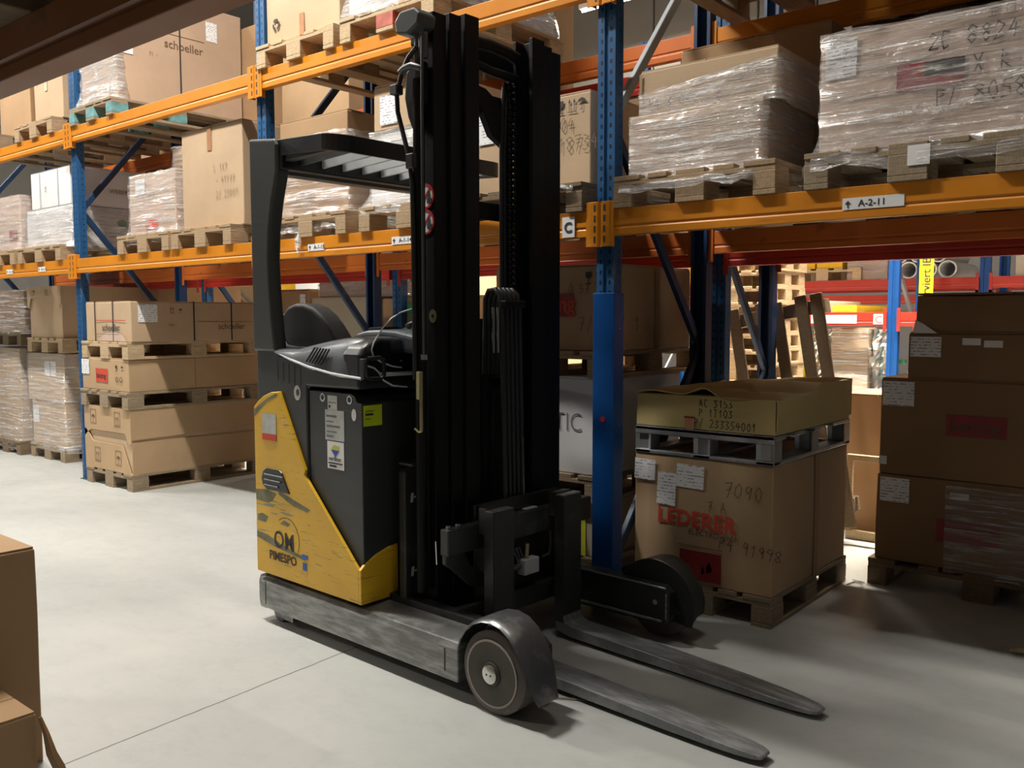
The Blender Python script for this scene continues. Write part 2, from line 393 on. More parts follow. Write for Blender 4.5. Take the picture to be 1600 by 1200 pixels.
def rect(x0, y0, w, h): return [(x0,y0), (x0+w,y0), (x0+w,y0+h), (x0,y0+h)]
def circ(cx, cy, r, n=24, ry=None): return [(cx+math.cos(2*PI*k/n)*r, cy+math.sin(2*PI*k/n)*(ry or r)) for k in range(n)]
def annulus(cx, cy, r0, r1, n=28, a0=0, a1=2*PI):
    out = []
    for k in range(n):
        p, q = a0+(a1-a0)*k/n, a0+(a1-a0)*(k+1)/n
        out.append([(cx+math.cos(p)*r0, cy+math.sin(p)*r0), (cx+math.cos(p)*r1, cy+math.sin(p)*r1), (cx+math.cos(q)*r1, cy+math.sin(q)*r1), (cx+math.cos(q)*r0, cy+math.sin(q)*r0)])
    return out
def icons(kind, s):
    if kind == 'glass': return [[(.2*s,s),(.8*s,s),(.8*s,.6*s),(.56*s,.42*s),(.44*s,.42*s),(.2*s,.6*s)], rect(.46*s,.1*s,.08*s,.36*s), rect(.22*s,0,.56*s,.07*s)]
    if kind == 'up': return [p for d in (0, .45*s) for p in (rect(.22*s+d,.1*s,.05*s,.65*s), [(.13*s+d,.72*s),(.36*s+d,.72*s),(.245*s+d,s)])]+[rect(.05*s,0,.85*s,.05*s)]
    if kind == 'umbrella': return [[(.05*s,.6*s),(.5*s,.66*s),(.95*s,.6*s),(.78*s,.84*s),(.5*s,.95*s),(.22*s,.84*s)], rect(.48*s,.05*s,.05*s,.58*s), rect(.34*s,0,.2*s,.06*s)]
    return []

# ---- pallets -------------------------------------------------------------
_pal = {}
def pallet(label, x0, y0, z0, mat='wood', w=.8, d=1.2, name='wooden_pallet', group=None, bmats=None):
    """Euro pallet: short side w faces the aisle; the boards run along y"""
    root = thing(name, label, 'pallet', (x0, y0, z0), 0, group)
    key = (mat, w, d)
    if key not in _pal or bmats:
        kids = []
        r = random.Random(int(w*100+d*10)+len(mat))
        b = B()
        bw = [.145, .10, .145, .10, .145]; gap = (w-sum(bw))/4; x = 0
        for q in bw: b.box(x, x+q-.002, r.uniform(-.006,.006), d+r.uniform(-.006,.006), .122, .144); x += q+gap
        for yy in (0, d/2-.0725, d-.145): b.box(.002, w-.002, yy+.002, yy+.143, .1001, .1221)
        kids.append(b.build('deck_boards', mat, root, .002, 1))
        for ix, (bx, bwid) in enumerate(((0, .1), (w/2-.0725, .145), (w-.1, .1))):
            for yy in (0, d/2-.0725, d-.145):
                k = B().box(0, bwid, 0, .145, 0, .078).build('spacer_block', (bmats[ix] if bmats else mat), root, .003, 1, loc=(bx, yy, .0221))
                kids.append(k)
            kids.append(B().box(bx, bx+bwid, 0, d, 0, .022).build('bottom_board', mat, root, .002, 1))
        if not bmats: _pal[key] = kids
    else:
        for k in _pal[key]:
            c = k.copy(); C.objects.link(c); c.parent = root
    return root

# ---- cartons -------------------------------------------------------------
def blob(x0, x1, y0, y1, z0, z1, amp, seed, n=7, topbulge=0):
    """box surface as a grid, gently out of true"""
    bm = bmesh.new(); bmesh.ops.create_grid(bm, x_segments=1, y_segments=1, size=1); bm.free()
    b = B(); V = {}
    def v(i, j, k):
        if (i,j,k) not in V:
            u, w, t = i/n, j/n, k/n
            p = Vector((x0+(x1-x0)*u, y0+(y1-y0)*w, z0+(z1-z0)*t))
            q = noise.noise_vector(Vector((p.x*2.3+seed*3.1, p.y*2.3, p.z*2.9+seed)))*amp
            cx = 4*u*(1-u); cy = 4*w*(1-w); cz = 4*t*(1-t)
            if i in (0, n): q.x += (1 if i else -1)*amp*.8*cy*cz
            if j in (0, n): q.y += (1 if j else -1)*amp*.8*cx*cz
            if k == n: q.z += topbulge*cx*cy
            q.z *= t; q.y = max(q.y, -amp) if j == 0 else q.y
            V[(i,j,k)] = b.bm.verts.new(p+q)
        return V[(i,j,k)]
    for a in range(n):
        for c in range(n):
            for k in (0, n):
                b.bm.faces.new([v(a,c,k), v(a+1,c,k), v(a+1,c+1,k), v(a,c+1,k)])
                b.bm.faces.new([v(a,k,c), v(a+1,k,c), v(a+1,k,c+1), v(a,k,c+1)])
                b.bm.faces.new([v(k,a,c), v(k,a+1,c), v(k,a+1,c+1), v(k,a,c+1)])
    return b
def film(x0, x1, y0, y1, z0, z1, seed, mat, parent, flare=.0, off=.012, amp=.008, top=True, slant=0, name='stretch_film'):
    N, Mv = 88, 26; bm = bmesh.new(); rows = []; w, d = x1-x0, y1-y0; per = 2*(w+d); cx, cy = (x0+x1)/2, (y0+y1)/2
    for m in range(Mv+1):
        t = m/Mv; row = []
        for k in range(N):
            s = per*k/N
            if s < w: p = Vector((x0+s, y0-off, 0)); nn = Vector((0,-1,0)); sl = s/w
            elif s < w+d: p = Vector((x1+off, y0+s-w, 0)); nn = Vector((1,0,0)); sl = 1
            elif s < 2*w+d: p = Vector((x1-(s-w-d), y1+off, 0)); nn = Vector((0,1,0)); sl = .5
            else: p = Vector((x0-off, y1-(s-2*w-d), 0)); nn = Vector((-1,0,0)); sl = 0
            zt = z1+slant*sl
            p.z = z0+(zt-z0)*t
            a = noise.noise(Vector((p.x*4+seed*7, p.y*4, p.z*16)))
            e = noise.noise(Vector((p.x*11+seed, p.y*11, seed*3.3)))
            fl = flare*min(1, max(0, 1-t/.26)*1.5)
            out = max(-off*.6, amp*a*1.2+fl*(.95+.35*e)+ (amp*1.2*abs(e) if t > .9 else 0))
            p += nn*out
            if m == 0: p.z += .022*e+.012*a
            if m == Mv: p.z += .012*e
            row.append(bm.verts.new(p))
        rows.append(row)
    for a, b in zip(rows, rows[1:]):
        for k in range(N): bm.faces.new([a[k], a[(k+1) % N], b[(k+1) % N], b[k]])
    if top:
        cen = bm.verts.new((cx, cy, z1+slant*.5+.008))
        for k in range(N): bm.faces.new([rows[-1][k], rows[-1][(k+1) % N], cen])
    bmesh.ops.recalc_face_normals(bm, faces=bm.faces)
    me = bpy.data.meshes.new(name); bm.to_mesh(me); bm.free(); me.materials.append(M[mat])
    for p in me.polygons: p.use_smooth = True
    o = bpy.data.objects.new(name, me); C.objects.link(o); o.parent = parent; return o

def carton(label, x0, x1, y0, y1, z0, z1, mat='kraft', amp=.004, seed=1, deco=(), group=None, name='cardboard_box', seam=True, topbulge=0, cat='box'):
    root = thing(name, label, cat, (x0, y0, z0), 0, group)
    w, d, h = x1-x0, y1-y0, z1-z0
    blob(0, w, 0, d, 0, h, amp, seed, topbulge=topbulge).build('box_body', mat, root, min(.006, h*.03), 2)
    if seam:
        # top flaps meeting along the middle, taped
        B().box(.006, w/2-.002, .004, d-.004, h+amp*.2, h+.004+amp).build('top_flap', mat, root)
        B().box(w/2+.002, w-.006, .004, d-.004, h+amp*.2, h+.004+amp).build('top_flap', mat, root)
    for k in deco:
        t = k[0]; f = k[1]
        A = lambda u, v: (u, -amp-.0015, v) if f == 'f' else (w+amp+.0015, u, v)
        if t == 'text': text(k[5], k[4], f, A(k[2], k[3]), k[6], root, **(k[7] if len(k) > 7 else {}))
        elif t == 'hand': hand(k[5], k[4], f, A(k[2], k[3]), k[6], root, seed=seed*7+len(k[5]), **(k[7] if len(k) > 7 else {}))
        elif t == 'paper': poly([rect(0, 0, k[4], k[5])], f, A(k[2], k[3]), k[6] if len(k) > 6 else 'print', root, 'address_label', ang=(k[7] if len(k) > 7 else 0))
        elif t == 'patch': poly([rect(0, 0, k[4], k[5])], f, A(k[2], k[3]), k[6], root, k[7])
        elif t == 'tape': poly([rect(0, 0, k[4], k[5])], f, A(k[2], k[3]), k[6] if len(k) > 6 else 'tape', root, 'packing_tape')
        elif t == 'icon': poly(icons(k[5], k[4]), f, A(k[2], k[3]), k[6] if len(k) > 6 else 'ink', root, 'handling_symbol')
        elif t == 'poly': poly(k[4], f, A(k[2], k[3]), k[5], root, k[6], off=k[7] if len(k) > 7 else .0015)
        elif t == 'strap':   # band right round the carton at x=u (front) or y=u (side)
            if f == 'f': B().box(k[2], k[2]+.012, -amp-.004, -amp-.0012, 0, h+.01).box(k[2], k[2]+.012, -amp-.004, d, h+.006, h+.010).build('strap', 'ink', root)
            else: B().box(w+amp+.0012, w+amp+.004, k[2], k[2]+.012, 0, h+.01).box(0, w+amp+.004, k[2], k[2]+.012, h+.006, h+.010).build('strap', 'ink', root)
        elif t == 'film': film(k[2][0]*w if False else -.0, w, 0, d, k[2], k[3], seed, k[4], root, **(k[5] if len(k) > 5 else {}))
    return root

# ================================================================== SETTING
o = struct(B().box(-24, 8, -4, 18, -.2, 0).build('floor', 'floor'))
struct(B().box(-24, 8, 17.8, 18, 0, 8.4).build('wall_back', 'wallwhite'))
b = B()
for i in range(24): b.box(-14+i*.9, -14+i*.9+.87, 12.9, 13.0, 4.3, 8.3)
struct(b.build('wall_panelled', 'wallgrey', None, .01, 1))
struct(B().box(-24.2, -24, -4, 18, 0, 8.4).build('wall_left', 'wallwhite'))
struct(B().box(-24, 8, -4.2, 18, 8.4, 8.6).build('ceiling', 'ceil'))

# ================================================================== RACKING
FX = [-2.437+2.8, -2.437, -5.237, -8.037, -10.837]
def upright(root, x, y, h, face=-1, mat='blue', guard=False):
    # omega profile open to the back; origin at foot of the post
    pr = [(-.05,.0),(-.012,.0),(-.006,.012),(.006,.012),(.012,.0),(.05,.0),(.05,.07),(.03,.07),(.03,.062),(.042,.062),(.042,.008),(-.042,.008),(-.042,.062),(-.03,.062),(-.03,.07),(-.05,.07)]
    if face > 0: pr = [(p[0], -p[1]) for p in pr]
    return B().prism(pr, 'z', .006, h).build('post', mat, root, 0, loc=(x, y, 0))
def frame(label, x, y, depth, h, pmat='blue', nodes=None, bmat='brace', group=None, guard=False, upper=None):
    root = thing('rack_frame', label, 'rack frame', (x, y, 0), 0, group)
    upright(root, 0, 0, h, mat=pmat)
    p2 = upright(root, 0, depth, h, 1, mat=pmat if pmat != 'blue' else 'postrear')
    B().box(-.07, .07, -.015, .085, 0, .006).build('foot_plate', 'darkgrey', root)
    B().box(-.07, .07, depth-.085, depth+.015, 0, .006).build('foot_plate', 'darkgrey', root)
    nodes = nodes or [(0,.16),(1,1.28),(0,2.4),(1,3.52),(0,h-.1)]
    ya, yb = .045, depth-.045
    for (a, za), (c, zc) in zip(nodes, nodes[1:]):
        if zc > h: continue
        m = 'braceg' if (upper and za >= upper) else bmat
        B().bar((0, yb if a else ya, za), (0, yb if c else ya, zc), .03 if False else .05, .03).build('diagonal_brace', m, root, .003, 1)
    if guard:
        B().prism([(-.062,-.012),(.062,-.012),(.062,.075),(.054,.075),(.054,-.004),(-.054,-.004),(-.054,.075),(-.062,.075)], 'z', .01, 1.575).build('post_guard', 'blueplain', root, .003, 2)
        poly([circ(0, 0, .014)], 'f', (.0, -.0125, .955), 'stickred', root, 'red_reflector')
        B().lathe([(0,.007),(.004,.007)], (.064, .03, .93), 'x', 12).build('bolt', 'chrome', root)
        B().lathe([(0,.006),(.004,.006)], (.064, .03, 1.40), 'x', 12).build('bolt', 'chrome', root)
    return root
H = 5.2
frame('blue perforated upright frame with solid blue guard plate beside the red-lettered carton', FX[1], 3.645, 1.02, H, guard=True, upper=2.3)
frame('blue rack frame rising directly behind the truck overhead guard', FX[2], 3.645, 1.02, H)
frame('blue rack frame standing left of the three stacked long cartons', FX[3], 3.645, 1.02, H)
frame('blue rack frame at the far left edge, mostly beyond the near beam', FX[4], 3.645, 1.02, H)
frame('blue rack frame carrying the right end of the beam marked A-2-11', FX[0], 3.645, 1.02, H)

def beam(label, x0, x1, y, z, mat='orange', h=.125, dep=.05, front=True, group=None, tags=(), step=True, brk=True):
    """box beam with the step of its rolled profile; end brackets hook on the posts"""
    root = thing('rack_beam', label, 'beam', (x0, y, z), 0, group)
    L = x1-x0
    pr = [(0,0),(dep,0),(dep,h-.03),(dep-.012,h-.03),(dep-.012,h),(0,h),(0,h*.40),(-.0,h*.40),(.004,h*.36),(.004,h*.30),(0,h*.26)]
    if not front: pr = [(dep-p[0], p[1]) for p in pr]
    B().prism(pr, 'x', 0, L).build('beam_section', mat, root, .002, 2)
    if brk:
        for xx, s in ((0, -1), (L, 1)):
            bb = B().box(xx-.002 if s < 0 else xx-.03, xx+.03 if s < 0 else xx+.002, -.006, .0, -.05, h+.04)
            ob = bb.build('end_bracket', mat, root, .002, 1)
    for t in tags:
        lab = poly([rect(0, 0, t[1], .046)], 'f', (t[0], 0, .035), 'labelwhite', root, 'location_label', off=.0022)
        if t[2] == 'arrow':
            a = .046
            poly([[(.022,.036),(.034,.022),(.010,.022)], rect(.0195,.008,.005,.016)], 'f', (t[0], -.0022, .035), 'ink', lab, 'arrow')
            text(t[3], .036, 'f', (t[0]+.062, -.0022, .046), 'ink', lab, bold=.0006, wx=1.05, off=.001)
    return root
def bays(): return [(FX[i+1]+.05, FX[i]-.05) for i in range(4)]
BN = ['right bay', 'bay behind the truck', 'bay of the long carton stack', 'far left bay']
Z1, Z2 = 1.8456, 2.98
for i, (a, b_) in enumerate(bays()):
    tg = []
    if i == 0: tg = [(1.11, .235, 'arrow', 'A-2-11')]
    if i == 1: tg = [(.49, .165, 'arrow', 'A-1-15'), (1.28, .2, 'arrow', 'A-1-14')]
    if i == 3: tg = [(1.32, .16, 'arrow', 'A-1-18'), (2.05, .16, 'arrow', 'A-1-17')]
    beam(['yellow-orange lower beam labelled A-2-11 under the film-wrapped pallets', 'yellow-orange lower beam passing behind the truck mast, with small white labels',
          'yellow-orange lower beam above the stack of long cartons', 'yellow-orange lower beam at the far left above the wrapped pallets'][i], a, b_, 3.60, Z1, tags=tg)
    beam(['deep orange rear lower beam in shadow behind the beam labelled A-2-11', 'deep orange rear lower beam seen through the truck cab opening',
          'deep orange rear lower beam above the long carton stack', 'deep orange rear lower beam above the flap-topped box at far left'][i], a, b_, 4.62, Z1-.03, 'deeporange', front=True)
    beam(['yellow-orange upper beam at top right', 'yellow-orange upper beam running up to the mast head',
          'yellow-orange upper beam under the teal pallet', 'yellow-orange upper beam at far left under a single box'][i], a, b_, 3.60, Z2)
    beam(['orange rear upper beam right of the tall blue post', 'orange rear upper beam between the mast and the tall blue post',
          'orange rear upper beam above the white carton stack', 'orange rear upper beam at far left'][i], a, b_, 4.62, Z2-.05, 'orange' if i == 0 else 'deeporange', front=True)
# bracket covers at the posts (yellow connectors wrap the post face)
def connector(label, x, z):
    root = thing('beam_connector', label, 'connector', (x, 3.60, z), 0)
    pr = [(-.058,-.008),(-.010,-.008),(-.004,.002),(.004,.002),(.010,-.008),(.058,-.008),(.058,.04),(.052,.04),(.052,.0),(-.052,.0),(-.052,.04),(-.058,.04)]
    B().prism(pr, 'z', -.05, .165).build('bracket_plate', 'orange', root, .002, 1)
    bb = B()
    for k in range(4):
        for s in (-1, 1): bb.box(s*.028-.005, s*.028+.005, -.0095, -.0081, -.03+k*.05, .0+k*.05)
    bb.build('bracket_slots', 'ink', root)
W = ['beside the C plate', 'left of the truck guard', 'left of the long carton stack']
for k in (1, 2, 3):
    connector('orange slotted connector at the lower beam '+W[k-1], FX[k], Z1)
    connector('orange slotted connector at the upper beam '+['on the tall blue post', 'above the truck guard', 'above the white carton stack'][k-1], FX[k], Z2)
pl = thing('bay_sign', 'small white plate with letter C at the post right of the mast', 'sign', (-2.66, 3.597, 1.845), 0)
B().box(0, .075, -.004, 0, .005, .105).build('sign_plate', 'labelwhite', pl)
text('C', .07, 'f', (.013, -.005, .03), 'ink', pl, bold=.002)
# shelves have no deck: pallets sit straight on the beams

# second row, back to back with the first
R2Y = 4.90
for k in range(5):
    fr = frame(['dark blue perforated post row beyond the right bay', 'dark blue back-to-back frame behind the leaning pallet', 'dark frame of the back row seen past the steering console',
           'dark blue frame with reddish top behind the long carton stack', 'dark back-row frame at far left'][k], FX[k]-.03, R2Y, .75, H,
          nodes=[(0,.3),(1,1.1),(0,1.95),(1,2.8),(0,3.6)])
for i, (a, b_) in enumerate(bays()):
    a -= .03; b_ -= .03
    n = ['behind the right bay', 'behind the truck mast', 'behind the long carton stack', 'at far left behind the wrapped pallets'][i]
    beam('dark red front beam of the back row, lower level, '+n, a, b_, R2Y-.03, 1.755, 'red')
    beam('dark red rear beam of the back row, lower level, '+n, a, b_, R2Y+.74, 1.80, 'red')
    beam('red front beam of the back row, upper level, '+n, a, b_, R2Y-.03, 2.84, 'red')
    beam('red rear beam of the back row, upper level, '+n, a, b_, R2Y+.74, 2.84, 'red')

# near rack: the beam that crosses the top left corner
beam('shade-darkened orange beam of the near rack crossing the top left corner', -6.0, 1.0, .614, 1.8456, 'nearbeam', h=.085, front=True, step=False)
nb = thing('rack_frame', 'blue frame of the near rack carrying the left end of the corner beam', 'rack frame', (-6.06, .66, 0))
upright(nb, 0, -.04, 4.2); upright(nb, 0, -.98, 4.2); B().bar((0,-.08,.3),(0,-.98,1.5),.05,.03).build('diagonal_brace','brace',nb)
nb = thing('rack_frame', 'blue frame of the near rack carrying the right end of the corner beam', 'rack frame', (1.06, .66, 0))
upright(nb, 0, -.04, 4.2); upright(nb, 0, -.98, 4.2); B().bar((0,-.08,.3),(0,-.98,1.5),.05,.03).build('diagonal_brace','brace',nb)
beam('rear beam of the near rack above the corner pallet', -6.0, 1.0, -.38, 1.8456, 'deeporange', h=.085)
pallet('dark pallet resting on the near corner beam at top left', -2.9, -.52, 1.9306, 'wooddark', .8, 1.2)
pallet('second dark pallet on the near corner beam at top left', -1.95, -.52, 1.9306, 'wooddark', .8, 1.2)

for k_, (xa, n_) in enumerate(((-2.88, 'above the top left corner'), (-1.93, 'right above the corner beam'), (-4.0, 'further along the near rack'))):  # cartons added to keep lamp light off the corner beam
    if k_ == 2: pallet('added pallet under the third shading carton on the near rack beams', -4.05, -.52, 1.9306, 'wooddark', .8, 1.2)
    carton('added carton shading the corner beam, '+n_, xa, xa+.74, -.45, .6, 2.0751, 3.1, 'kraftd', seed=200+k_)
# ================================================================== LEVEL 1 (pallets on the lower beams)
L1 = Z1+.125+.0005; T1 = L1+.144; PY = 3.58
K = 'kraft'
# right bay
pallet('pallet under the half-wrapped carton, on the beam right of the tall blue post', -2.35, PY, L1, 'wood')
c = carton('lower brown carton wrapped in film beside the tall blue post', -2.31, -1.64, 3.66, 4.22, T1, 2.40, 'kraftp', seed=3, seam=False)
film(.0, .67, 0, .56, -.08, .283, 5, 'wrapthick', c, flare=.085, top=False)
c = carton('upper tan carton with shiny film round its foot, on the wrapped carton', -2.27, -1.59, 3.68, 4.26, 2.402, 2.60, 'kraft2', seed=4,
  deco=[('hand','f',.05,.02,.045,'P4 3 0-1','marker'), ('tape','f',.0,.0,.012,.19,'kraft3')])
film(.0, .68, 0, .58, -.03, .10, 8, 'wrapthick', c, top=False, slant=.06, amp=.006)
carton('plain brown carton standing behind the half-wrapped carton', -2.40, -1.60, 4.30, 4.60, T1, 2.86, 'kraft3', seed=6)
c2p = pallet('pallet under the large hand-marked film-wrapped carton above the A-2-11 label', -1.43, PY, L1, 'wood3')
c = carton('large film-wrapped carton with handwriting, above the A-2-11 label', -1.40, -.58, 3.66, 4.82, T1, 2.585, 'kraftr', seed=9, seam=False, deco=[
  ('paper','f',.02,.30,.125,.15), ('patch','f',.30,.205,.24,.10,'darkred','printed_panel'), ('patch','f',.40,.25,.14,.055,'greyink','printed_panel'),
  ('hand','f',.41,.345,.062,'2C 8824','marker',{'w':.0055}), ('hand','f',.57,.24,.06,'X K','marker',{'w':.0055}), ('hand','f',.44,.135,.062,'P/ 8058','marker',{'w':.0055}),
  ('icon','f',.60,.425,.05,'glass','fademarker'), ('icon','f',.66,.425,.055,'up','fademarker')])
film(0, .82, 0, 1.16, -.08, .475, 12, 'wrap', c, flare=.075, amp=.010)
poly([rect(0, 0, .08, .075)], 'f', (.40, -.002, .055), 'labelwhite', c2p, 'paper_tag')
# bay behind the truck
pallet('pallet with film hanging off, on the beam right of the mast', -3.33, PY, L1, 'wooddark')
c = carton('tan carton with glass, arrow and umbrella symbols right of the mast', -3.34, -2.545, 3.67, 4.15, T1, 2.565, 'kraft2', seed=13, deco=[
  ('icon','f',.585,.36,.062,'glass'), ('icon','f',.655,.36,.065,'up'), ('icon','f',.715,.365,.062,'umbrella'),
  ('hand','f',.52,.27,.065,'1704','fademarker',{'w':.004}), ('hand','f',.50,.17,.07,'P 187347','fademarker',{'w':.004,'ang':.0}), ('paper','f',.06,.27,.11,.15)])
sf = B(); sf.tube([(0,0,0),(.01,-.03,-.04),(-.03,-.04,-.02),(-.10,-.045,-.005),(-.15,-.04,-.05),(-.155,-.035,-.10)], [.012,.016,.010,.012,.009,.003], 7)
so = sf.build('film_scrap', 'wrap', None, smooth=True); so.location = (-2.60, 3.60, 2.115); tag(so, 'twist of film hanging from the pallet left of the tall blue post', 'plastic film')
pallet('pallet hidden partly by the mast, with a torn board end', -4.18, PY, L1, 'wood')
c = carton('white film-wrapped carton seen above the truck overhead guard', -4.16, -3.40, 3.67, 4.72, T1, 2.55, 'whitebox', seed=17, seam=False, deco=[('hand','f',.12,.30,.06,'P 1 3 0 1','fademarker'),('hand','f',.10,.22,.06,'P4 24001','fademarker')])
film(0, .76, 0, 1.05, -.05, .45, 18, 'wrapthick', c, flare=.08)
carton('tan carton with white label on the white wrapped one, behind the mast head hose', -4.15, -3.60, 3.69, 4.3, 2.575, 2.835, 'kraft2', seed=19, deco=[('paper','f',.06,.03,.15,.17), ('icon','f',.30,.10,.10,'up')])
pallet('pallet with ragged film on the beam seen through the truck guard opening', -5.10, PY, L1, 'wood')
c = carton('brown carton wrapped in glossy film seen through the truck guard opening', -5.085, -4.385, 3.68, 4.7, T1, 2.745, 'kraft3', seed=21, deco=[('hand','f',.1,.30,.06,'P 2 8 1','fademarker')])
film(0, .70, 0, 1.02, -.11, .52, 22, 'wrapdiag', c, flare=.075, amp=.014, top=False)
sf = B(); sf.tube([(0,0,.03),(.006,-.012,-.03),(-.004,-.01,-.07),(.004,-.008,-.11)], [.008,.024,.016,.003], 7)
so = sf.build('film_scrap', 'wrapthick', None, smooth=True); so.location = (-4.77, 3.585, L1); tag(so, 'white film tail hanging over the beam right of the A-1-15 label', 'plastic film')
# bay of the long stack
pallet('pallet under the tall plain tan carton left of the guard pillar', -6.34, PY, L1, 'wood')
carton('tall plain tan carton with a tape strip, left of the guard pillar', -6.32, -5.52, 3.68, 4.6, T1, 2.845, 'kraft2', seed=23, deco=[
  ('tape','f',.36,.56,.055,.165,'taper'), ('hand','f',.44,.40,.05,'L 1X7','fademarker',{'w':.003}), ('hand','f',.46,.31,.05,'- 41177','fademarker',{'w':.003}), ('hand','f',.46,.21,.05,'2/ 23001','fademarker',{'w':.003})])
pallet('pallet under the crinkled wrapped carton left of the tall tan carton', -7.18, PY, L1, 'wood')
c = carton('film-wrapped carton with red print, left of the tall tan carton', -7.14, -6.43, 3.68, 4.5, T1, 2.605, 'kraftr', seed=25, seam=False, deco=[
  ('paper','f',.11,.33,.15,.12), ('patch','f',.25,.05,.2,.07,'redink','printed_panel'), ('hand','f',.32,.30,.05,'X K','fademarker')])
film(0, .71, 0, .82, -.08, .49, 26, 'wrapdiag', c, flare=.07, amp=.014)
c = carton('small brown carton under film on top behind the crinkled wrapped one', -6.92, -6.34, 3.95, 4.5, 2.63, 2.84, 'kraft3', seed=27, seam=False)
film(0, .58, 0, .55, 0, .215, 28, 'wrap', c, amp=.012)
# far left bay
pallet('pallet under the white cartons at the left blue post', -9.15, PY, L1, 'wood', .92)
c = carton('lower white carton in wrinkled film beside the left blue post', -9.14, -8.2, 3.68, 4.8, T1, 2.47, 'whitebox', seed=31, seam=False, deco=[('poly','r',.42,.17,[circ(.045,.05,.05,20,.035)],'green','printed_emblem'), ('text','r',.28,.09,.055,'WEBER','brownink')])
film(0, .94, 0, 1.12, -.03, .355, 32, 'wrapthick', c, amp=.008, top=False, flare=.03)
carton('upper white carton with grey side beside the left blue post', -9.02, -8.2, 3.68, 4.8, 2.475, 2.815, 'whitebox', seed=33, deco=[
  ('icon','f',.30,.15,.05,'up'), ('text','r',.35,.13,.055,'WEBER','brownink'), ('tape','f',.20,.0,.008,.34,'greyink'), ('tape','f',.58,.0,.008,.34,'greyink')])
pallet('pallet under the wrapped carton at the left picture edge, lower beam level', -10.03, PY, L1, 'wood')
c = carton('wrapped reddish carton at the left picture edge on the lower beam', -9.98, -9.30, 3.68, 4.7, T1, 2.655, 'kraftr', seed=35, seam=False, deco=[('patch','f',.42,.1,.2,.1,'darkred','printed_panel')])
film(0, .68, 0, 1.02, -.05, .54, 36, 'wrap', c, flare=.05, amp=.01)

# ================================================================== LEVEL 2
L2 = Z2+.125+.0005; T2 = L2+.144
pallet('teal-blocked pallet under the huge printed carton at upper left', -7.955, PY, L2, 'wood3', .76, 1.2, bmats=['teal','teal','teal'])
c = carton('huge carton printed with a name, half under film, at upper left', -7.91, -7.28, 3.68, 4.86, T2, 4.2, 'kraftp', seed=41, seam=False, deco=[
  ('text','r',.42,.52,.10,'schoeller','brownink',{'bold':.001}), ('patch','r',.40,.635,.4,.005,'brownink','printed_line'), ('paper','r',.03,.39,.11,.17), ('paper','r',.82,.66,.11,.17),
  ('hand','r',.28,.42,.03,'11 -','fademarker',{'w':.003}), ('strap','r',.56)])
film(0, .63, 0, .06, -.04, .72, 42, 'wrapthick', c, flare=.05, amp=.015, top=False)
pallet('pallet under the upright carton left of the left blue post, upper level', -9.1, PY, L2, 'wood')
carton('upright tan carton with faint symbols left of the left blue post, upper level', -8.87, -8.28, 3.68, 4.5, T2, 4.1, 'kraft2', seed=43, deco=[('icon','f',.05,.5,.05,'up','fademarker'),('icon','f',.05,.36,.05,'glass','fademarker'),('tape','f',.24,.28,.05,.4,'edge')])
c = pallet('pallet at the left edge behind the corner beam, upper level', -10.3, PY, L2, 'wood3')
carton('brown carton behind the corner beam at the left edge, upper level', -10.25, -9.5, 3.9, 4.7, T2, 3.9, 'kraft3', seed=44)
pallet('pallet under the carton with the recycling mark at top', -5.19, PY, L2, 'wood2')
rec = []
for k in range(3):
    a = PI/2+k*2*PI/3
    rec += annulus(.04, .04, .022, .038, 5, a-.75, a+.55)
    t = a+.62; rec.append([(.04+.046*math.cos(t-.1), .04+.046*math.sin(t-.1)), (.04+.014*math.cos(t-.1), .04+.014*math.sin(t-.1)), (.04+.034*math.cos(t+.38), .04+.034*math.sin(t+.38))])
carton('tan carton with recycling mark and tape strip at the top, left of the mast', -5.175, -4.42, 3.66, 4.6, T2, 4.2, 'kraft2', seed=45, deco=[
  ('poly','f',.07,.10,rec,'ink','recycling_symbol'), ('tape','f',.36,.0,.05,.16,'taper')])
pallet('pallet with a faded red block just left of the mast head', -4.33, PY, L2, 'wood2', .8, 1.2, bmats=['wood2','redwood','wood2'])
c = carton('white film-wrapped load just left of the mast head', -4.31, -3.55, 3.64, 4.7, T2, 3.9, 'whitebox', seed=47, seam=False)
film(0, .76, 0, 1.06, -.02, .6, 48, 'wrapthick', c, flare=.05, top=False, amp=.012)
pallet('pallet seen from below at the top right of the picture', -2.34, PY, L2, 'wood3')
pallet('second pallet seen from below at the top right corner', -1.45, PY, L2, 'wood3')
carton('carton on the pallet seen from below at top right', -2.3, -1.6, 3.7, 4.6, T2, 3.8, 'kraft3', seed=51)
carton('carton on the second pallet at the top right corner', -1.42, -.7, 3.7, 4.6, T2, 3.8, 'kraft3', seed=52)

